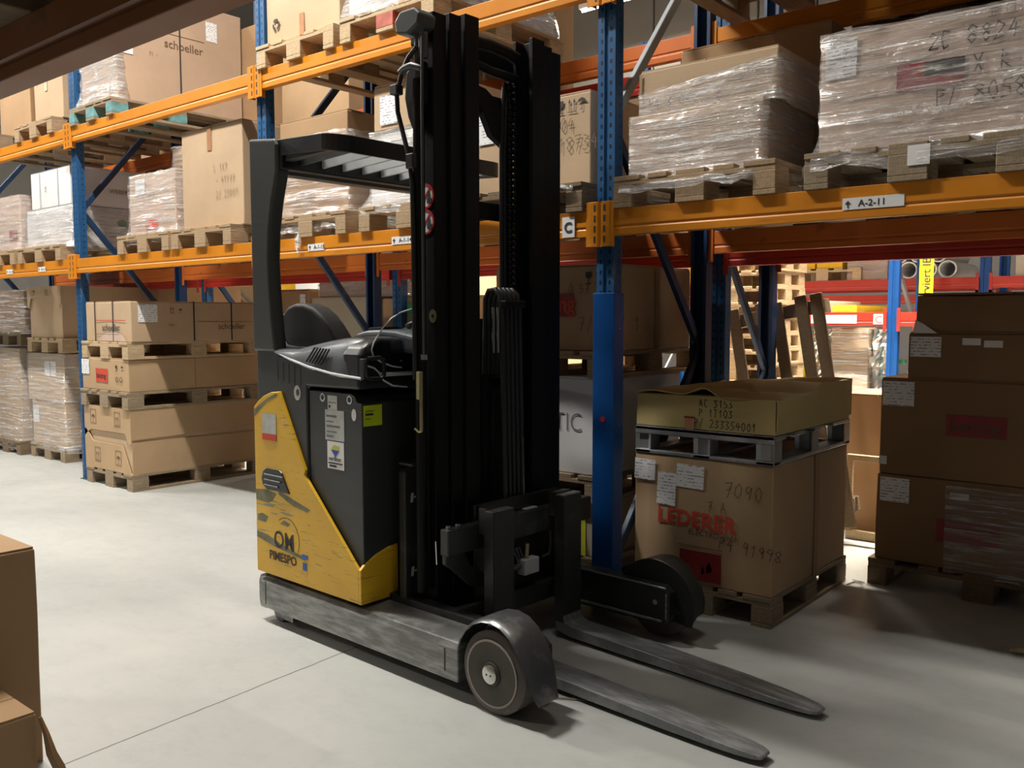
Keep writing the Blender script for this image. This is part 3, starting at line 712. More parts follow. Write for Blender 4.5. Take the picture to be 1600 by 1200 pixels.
# ================================================================== FLOOR LEVEL
# long carton stack
X0, X1 = -7.93, -7.13
SY = -.17
pallet('bottom pallet of the long carton stack, on the floor', X0, 3.78+SY, .0, 'wood3', .82, 1.3)
c = carton('deep carton with two folded-flap lids at the bottom of the long stack', X0, X1, 3.80+SY, 5.08+SY, .1445, .682, 'kraft2', seed=61, seam=False, amp=.003)
w, d, h = .80, 1.28, .5375
for nm, z0_, z1_, up in (('upper_lid', .315, .54, 1), ('lower_lid', .0, .235, -1)):
    bb = B()
    if up > 0: fr = [(-.012,z1_),(w+.012,z1_),(w+.012,.26),(w-.03,.25),(w-.09,.34),(.10,.335),(.03,.30),(-.012,.27)]
    else: fr = [(-.012,0),(w+.012,0),(w-.01,.012),(w-.14,.235),(.13,.235),(.02,.33),(-.012,.34)]
    bb.prism(fr, 'y', -.018, -.008)
    bb.prism([(-.008, z0_ if up < 0 else .29), (d+.005, z0_ if up < 0 else .31), (d+.005, z1_ if up > 0 else .255), (-.008, z1_ if up > 0 else .27)], 'x', w+.005, w+.013)
    if up > 0: bb.box(-.012, w+.013, -.018, d+.005, z1_, z1_+.006)
    bb.build('folded_'+nm, 'kraft', c)
for u, v, k_ in ((.12,.40,'umbrella'), (.55,.40,'up'), (.18,.07,'up'), (.55,.07,'umbrella')):
    poly([rect(-.012,-.012,.10,.004), rect(-.012,.11,.10,.004), rect(-.012,-.012,.004,.126), rect(.084,-.012,.004,.126)], 'f', (u, -.0195, v), 'brownink', c, 'symbol_frame')
    poly(icons(k_, .075), 'f', (u, -.0195, v), 'brownink', c, 'handling_symbol')
pallet('middle pallet of the long carton stack', X0-.02, 3.76+SY, .69, 'wood3', .84, 1.32)
carton('long low carton with red logo patch in the middle of the long stack', X0-.01, X1+.01, 3.78+SY, 5.08+SY, .8345, 1.105, 'kraft', seed=62, deco=[
  ('patch','f',.26,.07,.21,.115,'redink','logo_patch'), ('text','f',.275,.105,.062,'betzog','ink',{'off':.003,'bold':.001}), ('paper','f',-.0,.13,.14,.13),
  ('icon','f',.60,.17,.05,'glass'), ('icon','f',.70,.17,.05,'umbrella'), ('poly','f',.60,.08,annulus(.03,.02,.018,.025,14)+annulus(.1,.02,.018,.025,14),'brownink','printed_symbol'), ('patch','r',.60,0,.003,.27,'kraftd','board_joint')])
pallet('top pallet of the long carton stack', X0+.01, 3.77+SY, 1.108, 'wood2', .82, 1.3)
carton('strapped carton printed with a name and red line, on top of the long stack', X0+.05, X1+.04, 3.80+SY, 5.06+SY, 1.2525, 1.585, 'kraft2', seed=63, deco=[
  ('text','f',.30,.09,.085,'schoeller','ink',{'bold':.0005}), ('patch','f',.19,.175,.52,.006,'redink','printed_line'), ('patch','f',.19,.06,.4,.003,'brownink','printed_line'),
  ('paper','r',.06,.165,.17,.15), ('text','r',.80,.10,.075,'schoeller','brownink'), ('patch','r',.60,.165,.55,.004,'brownink','printed_line'),
  ('strap','f',.17), ('strap','f',.49), ('strap','r',.56), ('strap','r',.93), ('icon','r',.34,.24,.05,'up'), ('icon','r',.42,.24,.04,'umbrella'), ('text','r',.33,.13,.03,'9001','brownink'),
  ('poly','f',.24,.005,[[(0,0),(.48,0),(.42,.05),(.30,.075),(.14,.07),(.05,.04)]],'kraftr','torn_patch')])
# far left floor
pallet('pallet under the tall grey-filmed load left of the left blue post', -9.88, 3.92, 0, 'wood3')
c = carton('lower carton of the tall filmed load with two white labels, at left', -9.86, -9.08, 3.95, 4.95, .1445, .60, 'kraft2', seed=64, seam=False, deco=[('paper','f',.02,.22,.14,.17)])
film(0, .78, 0, 1.0, -.05, .46, 65, 'wrap', c, flare=.02, top=False)
c = carton('upper carton of the tall filmed load with two white labels, at left', -9.92, -9.07, 3.94, 4.95, .603, 1.09, 'kraft2', seed=66, seam=False, deco=[('paper','f',.42,.26,.12,.15,'labelwhite'), ('paper','f',.56,.26,.12,.15,'labelwhite')])
film(0, .85, 0, 1.01, 0, .49, 67, 'wrap', c)
pallet('pallet on top of the tall filmed load at left', -9.86, 3.92, 1.105, 'wood2', .82, 1.2)
c = carton('tan carton with folded cap on the pallet above the tall filmed load at left', -9.83, -9.08, 3.95, 5.0, 1.2495, 1.76, 'kraft2', seed=68, seam=False)
bb = B().prism([(-.02,.515),(.77,.515),(.77,.34),(.70,.33),(.62,.42),(.50,.44),(.06,.40),(.02,.30),(-.02,.32)], 'y', -.018, -.008)
bb.prism([(-.01,.515),(1.05,.515),(1.05,.32),(.05,.32),(-.01,.36)], 'x', .757, .765); bb.box(-.02, .77, -.018, 1.05, .515, .522)
bb.build('folded_cap', 'kraft2', c)
for u, k_ in ((.12,'umbrella'), (.42,'up')): poly(icons(k_, .06), 'f', (u, -.0195, .43), 'brownink', c, 'handling_symbol')
pallet('pallet under the wrapped load at the left picture edge', -10.77, 3.85, 0, 'wooddark')
c = carton('tall wrapped brown load at the left picture edge on the floor', -10.72, -10.02, 3.9, 4.9, .1445, 1.13, 'kraft', seed=70, seam=False, deco=[('patch','f',.0,.45,.78,.006,'kraftd','board_joint')])
film(0, .70, 0, 1.0, -.1, .99, 71, 'wrap', c, flare=.03)
pallet('small pallet above the wrapped load at the left picture edge', -10.77, 3.9, 1.16, 'wooddark', .8, 1.0)
c = carton('dark bagged load above the wrapped one at the left picture edge', -10.75, -9.98, 3.95, 4.7, 1.3045, 1.74, 'kraftd', seed=72, seam=False)
film(0, .8, 0, .75, -.02, .44, 73, 'wrap', c, flare=.04, amp=.02)
# behind the truck, right part
pallet('floor pallet behind the truck beside the guarded blue post', -3.42, 3.92, 0, 'wooddark')
c = carton('dark lower carton in film behind the truck wheel arm', -3.40, -2.66, 3.96, 4.9, .1445, .455, 'greybox', seed=74, seam=False, deco=[('patch','f',.52,.0,.12,.22,'yellowprint','printed_panel')])
pallet('pallet under the white lettered carton behind the mast', -3.42, 3.88, .46, 'wood3', .8, 1.1)
carton('white carton with thin grey capitals, half hidden by the mast', -3.42, -2.63, 3.91, 4.75, .6045, 1.125, 'whitebox', seed=75, deco=[('text','f',.235,.235,.145,'PL  STIC','greyink',{'wx':.84,'bold':-.002}),
   ('poly','f',.405,.235,[[(0,0),(.008,0),(.047,.10),(.086,0),(.094,0),(.051,.11),(.043,.11)]],'greyink','printed_letter')])
pallet('pallet under the big brown carton behind the tall blue post', -3.42, 3.90, 1.13, 'wood', .8, 1.1)
carton('big brown carton with red and black logo end, behind the tall blue post', -3.42, -2.62, 3.97, 4.84, 1.2745, 1.735, 'kraft', seed=76, deco=[
  ('patch','f',.28,.185,.285,.125,'darkred','logo_patch'), ('text','f',.46,.215,.125,'ng','redink',{'off':.003,'bold':.003}), ('icon','f',.63,.36,.065,'glass'), ('icon','f',.70,.36,.07,'up'),
  ('hand','f',.53,.31,.05,'0 57 13','fademarker'), ('hand','f',.60,.11,.07,'7/ 857 1','fademarker'), ('tape','r',.45,0,.05,.46,'kraft3')])
# behind the truck, seen through the cab (back row)
pallet('floor pallet of the back row behind the truck seat', -6.92, 4.95, 0, 'wooddark', .46, .8)
carton('plain brown carton stack behind the truck seat', -6.95, -6.45, 4.95, 5.6, .1445, 1.70, 'kraft3', seed=77, deco=[('paper','f',.37,1.20,.08,.32)])
pallet('floor pallet of the back row behind the cab opening', -6.4, 4.95, 0, 'wooddark', .85, .8)
c = carton('beige carton behind the cab opening under a pinkish wrapped one', -6.42, -5.52, 4.95, 5.6, .1445, 1.62, 'greybox', seed=78)
c = carton('pinkish film-wrapped carton above the beige one, seen through the cab', -6.35, -5.36, 4.98, 5.6, 1.628, 2.05, 'kraftr', seed=79, seam=False)
film(0, .99, 0, .62, 0, .43, 80, 'wrap', c)
pallet('floor pallet of the back row behind the steering console', -5.205, 4.95, 0, 'wooddark', .7, .8)
carton('dark brown carton stack behind the steering console', -5.49, -5.325, 4.95, 5.6, .0, 1.60, 'kraftd', seed=81)
carton('brown carton stack with a green sticker behind the steering console', -5.205, -4.6, 4.95, 5.6, .1445, 1.62, 'kraft3', seed=82, deco=[('patch','f',.01,1.33,.12,.10,'green','green_sticker'), ('patch','f',.0,1.25,.3,.004,'kraftd','printed_line')])
c = carton('wide pinkish carton of the back row behind the long carton stack', -10.7, -8.5, 4.95, 5.6, .5, 1.84, 'kraft3', seed=83)
pallet('dark pallets under the wide back-row carton, left part', -10.6, 4.95, .355, 'wooddark', .9, .8)
pallet('dark pallets under the wide back-row carton, right part', -9.6, 4.95, .355, 'wooddark', .9, .8)
carton('dark base carton under the back-row pallets at left', -10.6, -8.7, 4.95, 5.6, 0, .35, 'kraftd', seed=84)
# red lettered carton stack
pallet('low wooden pallet on the floor under the red-lettered carton', -2.405, 3.886, 0, 'wood3', .745, 1.0)
c = carton('large carton with red capital lettering and three paper labels, under the metal pallet', -2.405, -1.665, 3.89, 4.86, .1445, .765, 'kraft', seed=85, seam=False, amp=.005, deco=[
  ('text','f',.135,.285,.112,'LEDERER','redink',{'bold':.0028,'wx':.97,'ang':-.02}), ('text','f',.31,.245,.04,'ELECTRO gmbh','brownink',{'ang':-.02}),
  ('patch','f',.265,.02,.225,.145,'darkred','printed_panel'), ('patch','f',.255,.185,.24,.003,'brownink','printed_line'),
  ('hand','f',.50,.455,.07,'7090','fademarker',{'w':.004,'ang':-.05}), ('hand','f',.41,.37,.05,'7 A','fademarker',{'w':.004}), ('hand','f',.475,.20,.056,'P4 91998','marker',{'w':.003,'ang':-.08}),
  ('paper','f',-.002,.49,.12,.105,'print',-.04), ('paper','f',.13,.375,.105,.165,'print',-.04), ('paper','f',.24,.475,.15,.115,'print',-.03), ('tape','r',.50,0,.06,.62,'kraft3'),
  ('poly','f',.385,.05,[[(0,.0),(.02,.015),(.004,.05)],[(.03,.01),(.06,.03),(.04,.07),(.025,.04)]],'redink','printed_emblem')])
mp = thing('metal_pallet', 'galvanised metal pallet between the red-lettered carton and the straw-coloured box', 'pallet', (-2.405, 3.885, .768))
bb = B()
for yy in (0, .25, .5, .75, .87): bb.box(0, .745, yy, yy+.13, .118, .138)
bb.box(0, .745, 0, .012, .098, .138).box(0, .745, 0.988, 1.0, .098, .138); bb.build('deck', 'galv', mp, .004, 2)
for xx in (0, .33, .655):
    B().box(xx, xx+.09, 0, 1.0, 0, .02).build('runner', 'galv', mp, .004, 2)
    for yy in (0, .455, .91):
        B().prism([(0,0),(.02,.012),(.07,.012),(.09,0),(.09,.09),(.07,.078),(.02,.078),(0,.09)], 'z', .0, .098).build('leg', 'galv', mp, .003, 2, loc=(xx, yy, .0203))
B().box(0, .745, 0, .07, 0, .018).build('front_rail', 'galv', mp, .003, 2)
B().box(0, .745, 0.93, 1.0, 0, .018).build('back_rail', 'galv', mp, .003, 2)
# straw coloured box with sagging lid
c = thing('cardboard_box', 'straw-coloured carton with buckled lid and handwriting on the metal pallet', 'box', (-2.41, 3.90, .9075))
w, d, h = .745, .98, .165
blob(0, w, 0, d, 0, h, .006, 86).build('box_body', 'yellowish', c, .004, 2)
bm = bmesh.new(); nx, ny = 26, 26; G = []
for i in range(nx+1):
    for j in range(ny+1):
        u, t = i/nx, j/ny
        z = h+.006+.05*math.exp(-((u-.52)/.10)**2)*math.exp(-(t/.35)**2)+.012*math.sin(u*7)*math.exp(-t*3)-.012*u*(1-t)
        z += .055*max(0, min(1, (t-.42)/.14))**.6*max(0, min(1, u*1.6-.1))*(1-.2*t)+.018*noise.noise(Vector((u*4, t*4, 3)))
        G.append(bm.verts.new((u*(w+.02)-.01, t*(d+.02)-.012, z)))
for i in range(nx):
    for j in range(ny): a = i*(ny+1)+j; bm.faces.new([G[a], G[a+ny+1], G[a+ny+2], G[a+1]])
r = bmesh.ops.extrude_face_region(bm, geom=list(bm.faces))
for v in [g for g in r['geom'] if isinstance(g, bmesh.types.BMVert)]: v.co.z -= .006
bm.verts.ensure_lookup_table()
bmesh.ops.recalc_face_normals(bm, faces=bm.faces)
me = bpy.data.meshes.new('lid'); bm.to_mesh(me); bm.free(); me.materials.append(M['yellowish'])
for p_ in me.polygons: p_.use_smooth = True
me.set_sharp_from_angle(angle=.6)
lo = bpy.data.objects.new('lid', me); C.objects.link(lo); lo.parent = c
bb = B(); n = 24                                   # flap skirt of the lid down the right side
pts = []
for j in range(n+1):
    t = j/n; pts.append((t*d, h+.002+.055*max(0, min(1, (t-.42)/.14))**.6*(1-.2*t)))
bb.prism([(0, .02)]+pts+[(d, .02)], 'x', w+.007, w+.012); bb.build('side_flap', 'yellowish', c)
hand('AC 3153', .036, 'f', (.36, -.0075, .115), 'marker', c, w=.0035, seed=2); hand('P 1T103', .036, 'f', (.36, -.0075, .068), 'marker', c, w=.0035, seed=3); hand('P/ 233354001', .038, 'f', (.335, -.0075, .018), 'marker', c, w=.0035, seed=4, ang=-.02)
poly([rect(.285,.0,.05,.06)], 'f', (0, -.0075, 0), 'taper', c, 'packing_tape'); poly([rect(.28,.055,.06,.008)], 'f', (0, -.0085, 0), 'darkred', c, 'tape_end')
# stack at right, back row; its shade is painted in by darker cardboard
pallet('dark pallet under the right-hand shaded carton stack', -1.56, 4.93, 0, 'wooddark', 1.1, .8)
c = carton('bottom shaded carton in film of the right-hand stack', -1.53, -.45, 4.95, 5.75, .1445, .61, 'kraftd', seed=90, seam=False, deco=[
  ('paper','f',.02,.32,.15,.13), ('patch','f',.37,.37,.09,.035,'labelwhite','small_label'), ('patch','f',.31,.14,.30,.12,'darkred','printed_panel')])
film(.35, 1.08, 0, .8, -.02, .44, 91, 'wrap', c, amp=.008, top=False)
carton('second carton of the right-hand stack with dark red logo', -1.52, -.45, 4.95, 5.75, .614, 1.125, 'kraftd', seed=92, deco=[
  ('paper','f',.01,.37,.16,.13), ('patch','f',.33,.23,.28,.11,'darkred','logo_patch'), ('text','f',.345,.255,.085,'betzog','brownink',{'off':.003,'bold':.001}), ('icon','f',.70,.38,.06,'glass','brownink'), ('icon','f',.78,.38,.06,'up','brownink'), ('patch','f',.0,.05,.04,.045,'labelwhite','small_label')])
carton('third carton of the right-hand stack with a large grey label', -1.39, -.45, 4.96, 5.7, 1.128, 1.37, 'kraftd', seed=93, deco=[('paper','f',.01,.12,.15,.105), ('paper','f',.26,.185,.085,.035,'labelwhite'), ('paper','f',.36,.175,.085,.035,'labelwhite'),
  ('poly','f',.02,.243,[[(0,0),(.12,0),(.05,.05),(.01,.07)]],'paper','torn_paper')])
carton('topmost shade-darkened carton of the right-hand stack', -1.36, -.45, 4.97, 5.7, 1.374, 1.567, 'kraftd', seed=94, amp=.009)
# upright pallet behind the straw box
up = thing('leaning_pallet', 'dark slatted pallet standing on end, leaning behind the straw-coloured box', 'pallet', (-2.50, 5.72, 0), 0)
up.rotation_euler = (0, math.radians(-10), 0)
for k, xx in enumerate((-.04, .16, .27, .44, .545)):
    B().box(xx, xx+.085, -.011, .011, .0, 1.53+.01*math.sin(k*2.3)).build('slat', 'wooddark', up, .018, 2)
for zz in (.1, .75, 1.40): B().box(-.04, .63, .0115, .034, zz, zz+.09).build('cross_board', 'wooddark', up, .003, 1)
for zz in (.1, .75, 1.40):
    for xx in (-.04, .25, .53): B().box(xx, xx+.1, .0345, .11, zz, zz+.09).build('spacer_block', 'wooddark', up, .003, 1)
carton('brown carton with pale top edge just behind the straw box, at right', -2.13, -1.66, 6.1, 6.6, .0, .93, 'kraft3', seed=95)
cr = thing('wooden_crate', 'bit of pale wooden crate right of the red-lettered carton', 'crate', (-2.0, 5.85, 0))
B().box(.0, .035, 0, .03, .06, .52).build('upright_batten', 'wood2', cr, .003, 1); B().box(.30, .335, 0, .03, .06, .52).build('upright_batten', 'wood2', cr, .003, 1)
B().box(0, .335, -.005, .03, .0, .06).build('bottom_batten', 'wood2', cr, .003, 1); B().box(0, .335, -.005, .03, .52, .56).build('top_batten', 'wood2', cr, .003, 1)

# near foreground cartons, bottom left
carton('tall brown carton standing in the left foreground', -3.75, -3.0, .35, 1.19, 0, .71, 'kraft3', seed=96, amp=.003, deco=[('patch','r',.4,.44,.08,.1,'kraftd','hand_hole')])
c = carton('lower brown carton in front of the tall one, bottom left corner', -2.99, -2.684, .3, 1.05, 0, .30, 'kraft3', seed=97, amp=.002, deco=[('tape','r',.2,0,.06,.25,'kraft3')])
sf = B(); sf.tube([(0,0,0),(.015,.01,-.05),(.04,.012,-.10),(.045,.03,-.15),(.08,.04,-.20),(.10,.06,-.26),(.11,.06,-.285)], [.006,.010,.016,.018,.008,.006,.002], 6)
so = sf.build('strap_end', 'tape', None, smooth=True); so.location = (-2.675, 1.055, .29); tag(so, 'loose tan tape tail hanging from the lower foreground carton', 'tape')

# small litter
so = B().tube([(0,0,.004),(.05,.05,.006),(.12,.09,.004),(.17,.115,.005)], .003, 5).build('wood_splinter', 'wood3'); so.location = (-2.02, 2.60, 0); tag(so, 'thin splinter on the floor beside the near fork', 'splinter')
so = B().tube([(0,0,.012),(.04,.02,.03),(.07,.06,.02),(.04,.10,.012),(.0,.09,.02)], [.004,.008,.009,.007,.003], 6).build('film_scrap', 'wrapthick', None, smooth=True); so.location = (-1.62, 4.78, 0); tag(so, 'curled film scrap on the floor right of the red-lettered carton', 'plastic film')
so = B().tube([(0,0,.014),(.04,.02,.016),(.09,.03,.014)], [.006,.014,.008], 7).build('wood_chip', 'wood2', None, .002); so.location = (-.74, 4.27, 0); tag(so, 'pale wood chip on the floor at the right picture edge', 'wood chip')

# ================================================================== BEYOND: next aisle and racks
def rowframe(label, x, y, depth, mat='blueplain'): return frame(label, x, y, depth, 4.6, pmat=mat, nodes=[(0,.3),(1,1.2),(0,2.0),(1,2.9),(0,3.7)], bmat='galv')
R3 = 9.0
FXX = [-.1, -2.68, -5.5, -8.3, -11.1, -13.9, -16.7]
for k, x in enumerate(FXX):
    rowframe('blue frame of the brightly lit rack beyond, %s' % ['at the right', 'beside the foil-wrapped rolls', 'behind the pallet pile', 'seen through the mast', 'seen past the guard pillar', 'in the gap above the long stack', 'at far left'][k], x, R3, 1.0)
    rowframe('frame of the farthest rack, %s' % ['at the right', 'beside the white pipes', 'behind the pallet pile', 'seen through the mast', 'seen past the guard pillar', 'in the gap above the long stack', 'at far left'][k], x+.5, 10.4, 1.0)
for i in range(6):
    a, b_ = FXX[i+1]+.05, FXX[i]-.05
    n = ['at the right', 'with white notices', 'behind the mast', 'behind the cab', 'past the guard pillar', 'at far left'][i]
    bmm = beam('bright red beam of the lit rack beyond '+n, a, b_, R3-.03, 1.365, 'red', h=.135)
    if i == 1:
        poly([rect(0,0,.46,.085)], 'f', (1.35, -.003, .025), 'print', bmm, 'notice'); poly([rect(0,0,.46,.085)], 'f', (1.98, -.003, .025), 'print', bmm, 'notice')
        pc = poly([rect(0,0,.11,.10)], 'f', (2.60, -.003, .018), 'labelwhite', bmm, 'bay_sign'); text('C', .1, 'f', (2.615, -.004, .03), 'redink', pc)
    beam('red rear beam of the lit rack beyond '+n, a, b_, R3+.95, 1.365, 'red', h=.135)
    beam('lower red beam of the farthest rack '+n, a+.5, b_+.5, 10.37, 1.60, 'red', h=.10)
    beam('dark red rear beam of the farthest rack '+n, a+.5, b_+.5, 11.34, 1.755, 'red', h=.12)
    beam('dark red beam of the farthest rack '+n, a+.5, b_+.5, 10.37, 1.755, 'red', h=.12)
    beam('upper red beam of the lit rack beyond '+n, a, b_, R3-.03, 3.3, 'red', h=.13)
    beam('orange upper beam of the farthest rack '+n, a+.5, b_+.5, 10.37, 3.6, 'orange', h=.13)
# pile of pallets
pl0 = None
for k in range(14):
    L = 'one of the tall pile of pale pallets in the next aisle'
    q = pallet('pale pallet in the pile seen beyond the right bay', -4.15+.01*math.sin(k*2), 7.7+.01*math.cos(k*3), k*.1447, 'wood2', .8, .8, group='pile of pale pallets in the next aisle')
# foil rolls and panel
bd = thing('wrapped_board_bundle', 'tall film-wrapped tan board bundle between two silver foil rolls', 'board bundle', (-3.32, 9.15, 0))
B().box(0, .37, 0, .25, 0, 1.345).build('boards', 'kraft2', bd, .006, 2); film(0, .37, 0, .25, .0, 1.33, 99, 'wrap', bd, amp=.012)
for k, (xa, lab) in enumerate(((-3.46, 'silver foil-wrapped roll left of the tan board bundle'), (-2.86, 'silver foil-wrapped roll right of the tan board bundle'))):
    bm = bmesh.new(); rows = []
    for i in range(40):
        row = []
        for s in range(24):
            a = 2*PI*s/24; z = i/39*1.33; rr = .10+.05*noise.noise(Vector((math.cos(a)*1.6+k*9, math.sin(a)*1.6, z*7)))+.02*noise.noise(Vector((math.cos(a)*5, math.sin(a)*5, z*21)))
            row.append(bm.verts.new((rr*math.cos(a), rr*math.sin(a), z)))
        rows.append(row)
    for a_, b2 in zip(rows, rows[1:]):
        for s in range(24): bm.faces.new([a_[s], a_[(s+1)%24], b2[(s+1)%24], b2[s]])
    bm.faces.new(rows[0][::-1]); bm.faces.new(rows[-1])
    me = bpy.data.meshes.new('foil_roll'); bm.to_mesh(me); bm.free(); me.materials.append(M['foil'])
    fo = bpy.data.objects.new('foil_roll', me); C.objects.link(fo); fo.location = (xa, 9.3, 0); tag(fo, lab, 'foil roll')
g = thing('green_stand', 'slim green metal stand beside the right foil roll', 'stand', (-2.74, 9.1, 0)); B().box(0, .04, 0, .04, 0, 1.34).build('post', 'greenmetal', g); B().box(.04,.16,0,.03,1.0,1.04).build('arm','greenmetal',g); B().box(-.05,.09,-.05,.09,0,.02).build('foot_plate','greenmetal',g)
g = thing('rolled_mat', 'orange-yellow roll left of the silver foil roll', 'roll', (-3.72, 9.3, 0)); B().lathe([(0,.1),(1.33,.1)], (0,0,0), 'z', 20).build('roll_body', 'signyellow', g, smooth=True)
# goods on the lit rack and the farthest rack
pallet('pallet of the farthest rack under the bright yellow cartons', -4.35, 10.38, 1.876, 'wood2', .9, 1.0)
for k, (xa, lab) in enumerate(((-4.30, 'bright yellow carton, left of the pair under the dark red beams'), (-3.98, 'bright yellow carton, right of the pair under the dark red beams'))):
    carton(lab, xa, xa+.30, 10.42, 10.8, 2.0205, 2.45, 'yellowbox', seed=100+k)
c = carton('pale film-wrapped carton left of the white pipes on the farthest rack', -3.62, -3.17, 10.42, 11.38, 1.8755, 2.4, 'kraftr', seed=103, seam=False); film(0,.45,0,.96,0,.53,104,'wrap',c)
g = thing('blue_crate', 'blue plastic crate beside the white pipes', 'crate', (-3.14, 10.42, 1.876)); B().box(0,.09,0,.96,0,.4).build('crate_body','binblue',g,.01,2); B().box(-.004,.094,-.01,.97,.36,.39).build('rim','binblue',g)
PG = [(-2.95, 1.97), (-2.75, 1.97), (-2.85, 2.14), (-2.65, 2.14), (-3.05, 2.14), (-2.55, 1.97)]
pipe0 = None
for k, (xa, za) in enumerate(PG):
    if pipe0 is None:
        bb = B(); n_ = 28; rings = []
        for (yy, r_) in ((0,.094),(0,.078),(1.0,.078),(1.0,.094)):
            rings.append([bb.bm.verts.new((math.cos(2*PI*s/n_)*r_, yy, math.sin(2*PI*s/n_)*r_)) for s in range(n_)])
        for q in range(4):
            a_, b2 = rings[q], rings[(q+1)%4]
            for s in range(n_): bb.bm.faces.new([a_[s], a_[(s+1)%n_], b2[(s+1)%n_], b2[s]])
        po = bb.build('plastic_pipe', 'pipe', None, smooth=True); pipe0 = po
    else: po = pipe0.copy(); C.objects.link(po)
    po.location = (xa, 10.42, za); tag(po, 'white hollow plastic pipe in the bundle on the farthest rack', 'pipe', 'bundle of white pipes on the farthest rack')
sg = thing('hanging_sign', 'narrow yellow sign with vertical black lettering, beyond the dark right-hand stack', 'sign', (-2.43, 8.93, 1.60))
B().box(0, .125, 0, .006, 0, .62).build('sign_board', 'signyellow', sg); text('reserviert IBC', .105, 'v', (.098, -.001, -.12), 'ink', sg, bold=.001)
cb = B(); cb.box(-1.9, -1.1, 10.42, 11.38, 1.8755, 2.5)
tag(cb.build('storage_box', 'greybox'), 'grey-white storage box at upper right on the farthest rack', 'box')
tag(B().box(-.95, -.3, 10.42, 11.38, 1.8755, 2.5).build('storage_box', 'whitebox'), 'white storage box at the right edge on the farthest rack', 'box')
rr = random.Random(5)
tint = ['whitebox','kraft2','yellowbox','kraft','kraftr','greybox','kraft2','whitebox']
tname = {'whitebox':'white','kraft2':'tan','yellowbox':'yellow','kraft':'brown','kraftr':'pinkish','greybox':'beige'}
plc = ['left of the pallet pile', 'behind the pallet pile', 'behind the mast', 'behind the cab', 'past the guard pillar', 'in the gap above the long stack', 'at far left']
x = -15.5; k = 0
while x < -5.7:
    w_ = rr.uniform(.55, .95); mt = tint[k % 8]
    for fx_ in FXX:
        if x < fx_+.58 and x+w_ > fx_+.42: x = fx_+.60
    hh = rr.uniform(.5, .9)
    carton('%s carton on the farthest rack, %s' % (tname[mt], ['box %s' % s for s in ('standing leftmost','second from left','third from left','fourth from left','fifth from left','sixth from left','seventh from left','eighth from left','ninth from left','tenth from left','eleventh from left','twelfth from left','thirteenth from left','fourteenth from left','fifteenth from left','sixteenth from left','seventeenth from left','eighteenth from left')][k]), x, x+w_, 10.45, 11.37, 1.8755, 1.8755+hh, mt, seed=110+k)
    x += w_+.08; k += 1
x = -4.3; k = 0
while x < -2.9:
    w_ = rr.uniform(.2, .4); mt = tint[(k*3+1) % 8]
    if x+w_ > -2.76: break
    carton('small %s carton standing on the bright red beam level, %s' % (tname[mt], ['leftmost','second','third','fourth','fifth','sixth','seventh','eighth','ninth'][k]), x, x+w_, R3+.0, R3+.99, 1.5005, 1.501+rr.uniform(.05,.12), mt, seed=130+k)
    x += w_+.05; k += 1
for k, (x, mt) in enumerate(((-15.2,'kraft'),(-13.4,'yellowbox'),(-12.2,'whitebox'),(-10.6,'kraftr'),(-9.6,'kraft2'),(-8.1,'whitebox'),(-7.0,'kraft'))):
    carton('%s floor carton of the lit rack beyond, %s' % (tname[mt], ['farthest left','second from left','third from left','middle left','middle right','third from right','nearest the mast'][k]), x, x+.8, R3+.05, R3+.9, 0, 1.25, mt, seed=140+k)
for k, (x, mt) in enumerate(((-15.6,'yellowbox'),(-14.75,'kraft'),(-13.3,'yellowbox'),(-12.1,'whitebox'),(-10.9,'kraftr'),(-9.6,'yellowbox'),(-8.15,'kraft2'),(-6.8,'whitebox'))):
    carton('%s carton on the beam level of the lit rack beyond, %s' % (tname[mt], ['farthest left','second from left','third from left','fourth from left','fourth from right','third from right','second from right','nearest the mast'][k]), x, x+.75, R3+.0, R3+.99, 1.5005, 2.05, mt, seed=150+k)

# lamps: trunking over each aisle with real area lights just under the tubes
def lamp(label, x, y, z, L, power, col=(1,.90,.76), rot=0, wid=.12, spread=180):
    root = thing('ceiling_lamp', label, 'lamp', (x, y, z), rot)
    B().box(-L/2, L/2, -.06, .06, .02, .10).build('lamp_housing', 'labelwhite', root, .005, 1)
    B().tube([(-L/2+.03,0,0),(L/2-.03,0,0)], .019, 12).build('lamp_tube', 'lamp', root, smooth=True)
    for s in (-1, 1): B().tube([(s*L*.35,0,.1),(s*L*.35,0,8.4-z)], .004, 5).build('suspension_wire', 'darkgrey', root)
    ld = bpy.data.lights.new('lamp_light', 'AREA'); ld.shape = 'RECTANGLE'; ld.size = L; ld.size_y = wid; ld.energy = power; ld.color = col; ld.spread = math.radians(spread)
    lo = bpy.data.objects.new('lamp_light', ld); C.objects.link(lo); lo.parent = root; lo.location = (0,0,-.03)
    return root
WC = (1,.95,.87)
lamp('long tube lamp over the main aisle, left of the truck', -4.9, 2.1, 6.2, 1.6, 440, WC)
lamp('tube lamp over the main aisle, further left', -9.4, 2.05, 6.2, 1.6, 330, WC)
lamp('tube lamp over the main aisle at the far left end', -13.8, 2.05, 6.2, 1.6, 330, WC)
lamp('tube lamp over the main aisle right of the truck', -1.4, 2.2, 6.2, 1.2, 30, WC)
lamp('added fill tube lamp behind the camera, left', -8.2, -2.6, 5.0, 1.6, 300, WC, spread=135)  # added unseen lamp, brightens the sides that face the aisle
for q_ in (('tube lamp over the next aisle, right', -1.5), ('tube lamp over the next aisle, middle', -5.2), ('tube lamp over the next aisle, left', -9.0)):
    lamp(q_[0], q_[1], 7.5, 5.6, 3.0, 420, (1,.88,.72), spread=78)
lamp('bright short lamp seen left of the tall blue post top', -7.66, 11.2, 6.02, .6, 150)
lamp('bright short lamp seen right of the tall blue post top', -7.02, 11.2, 6.02, .6, 150)
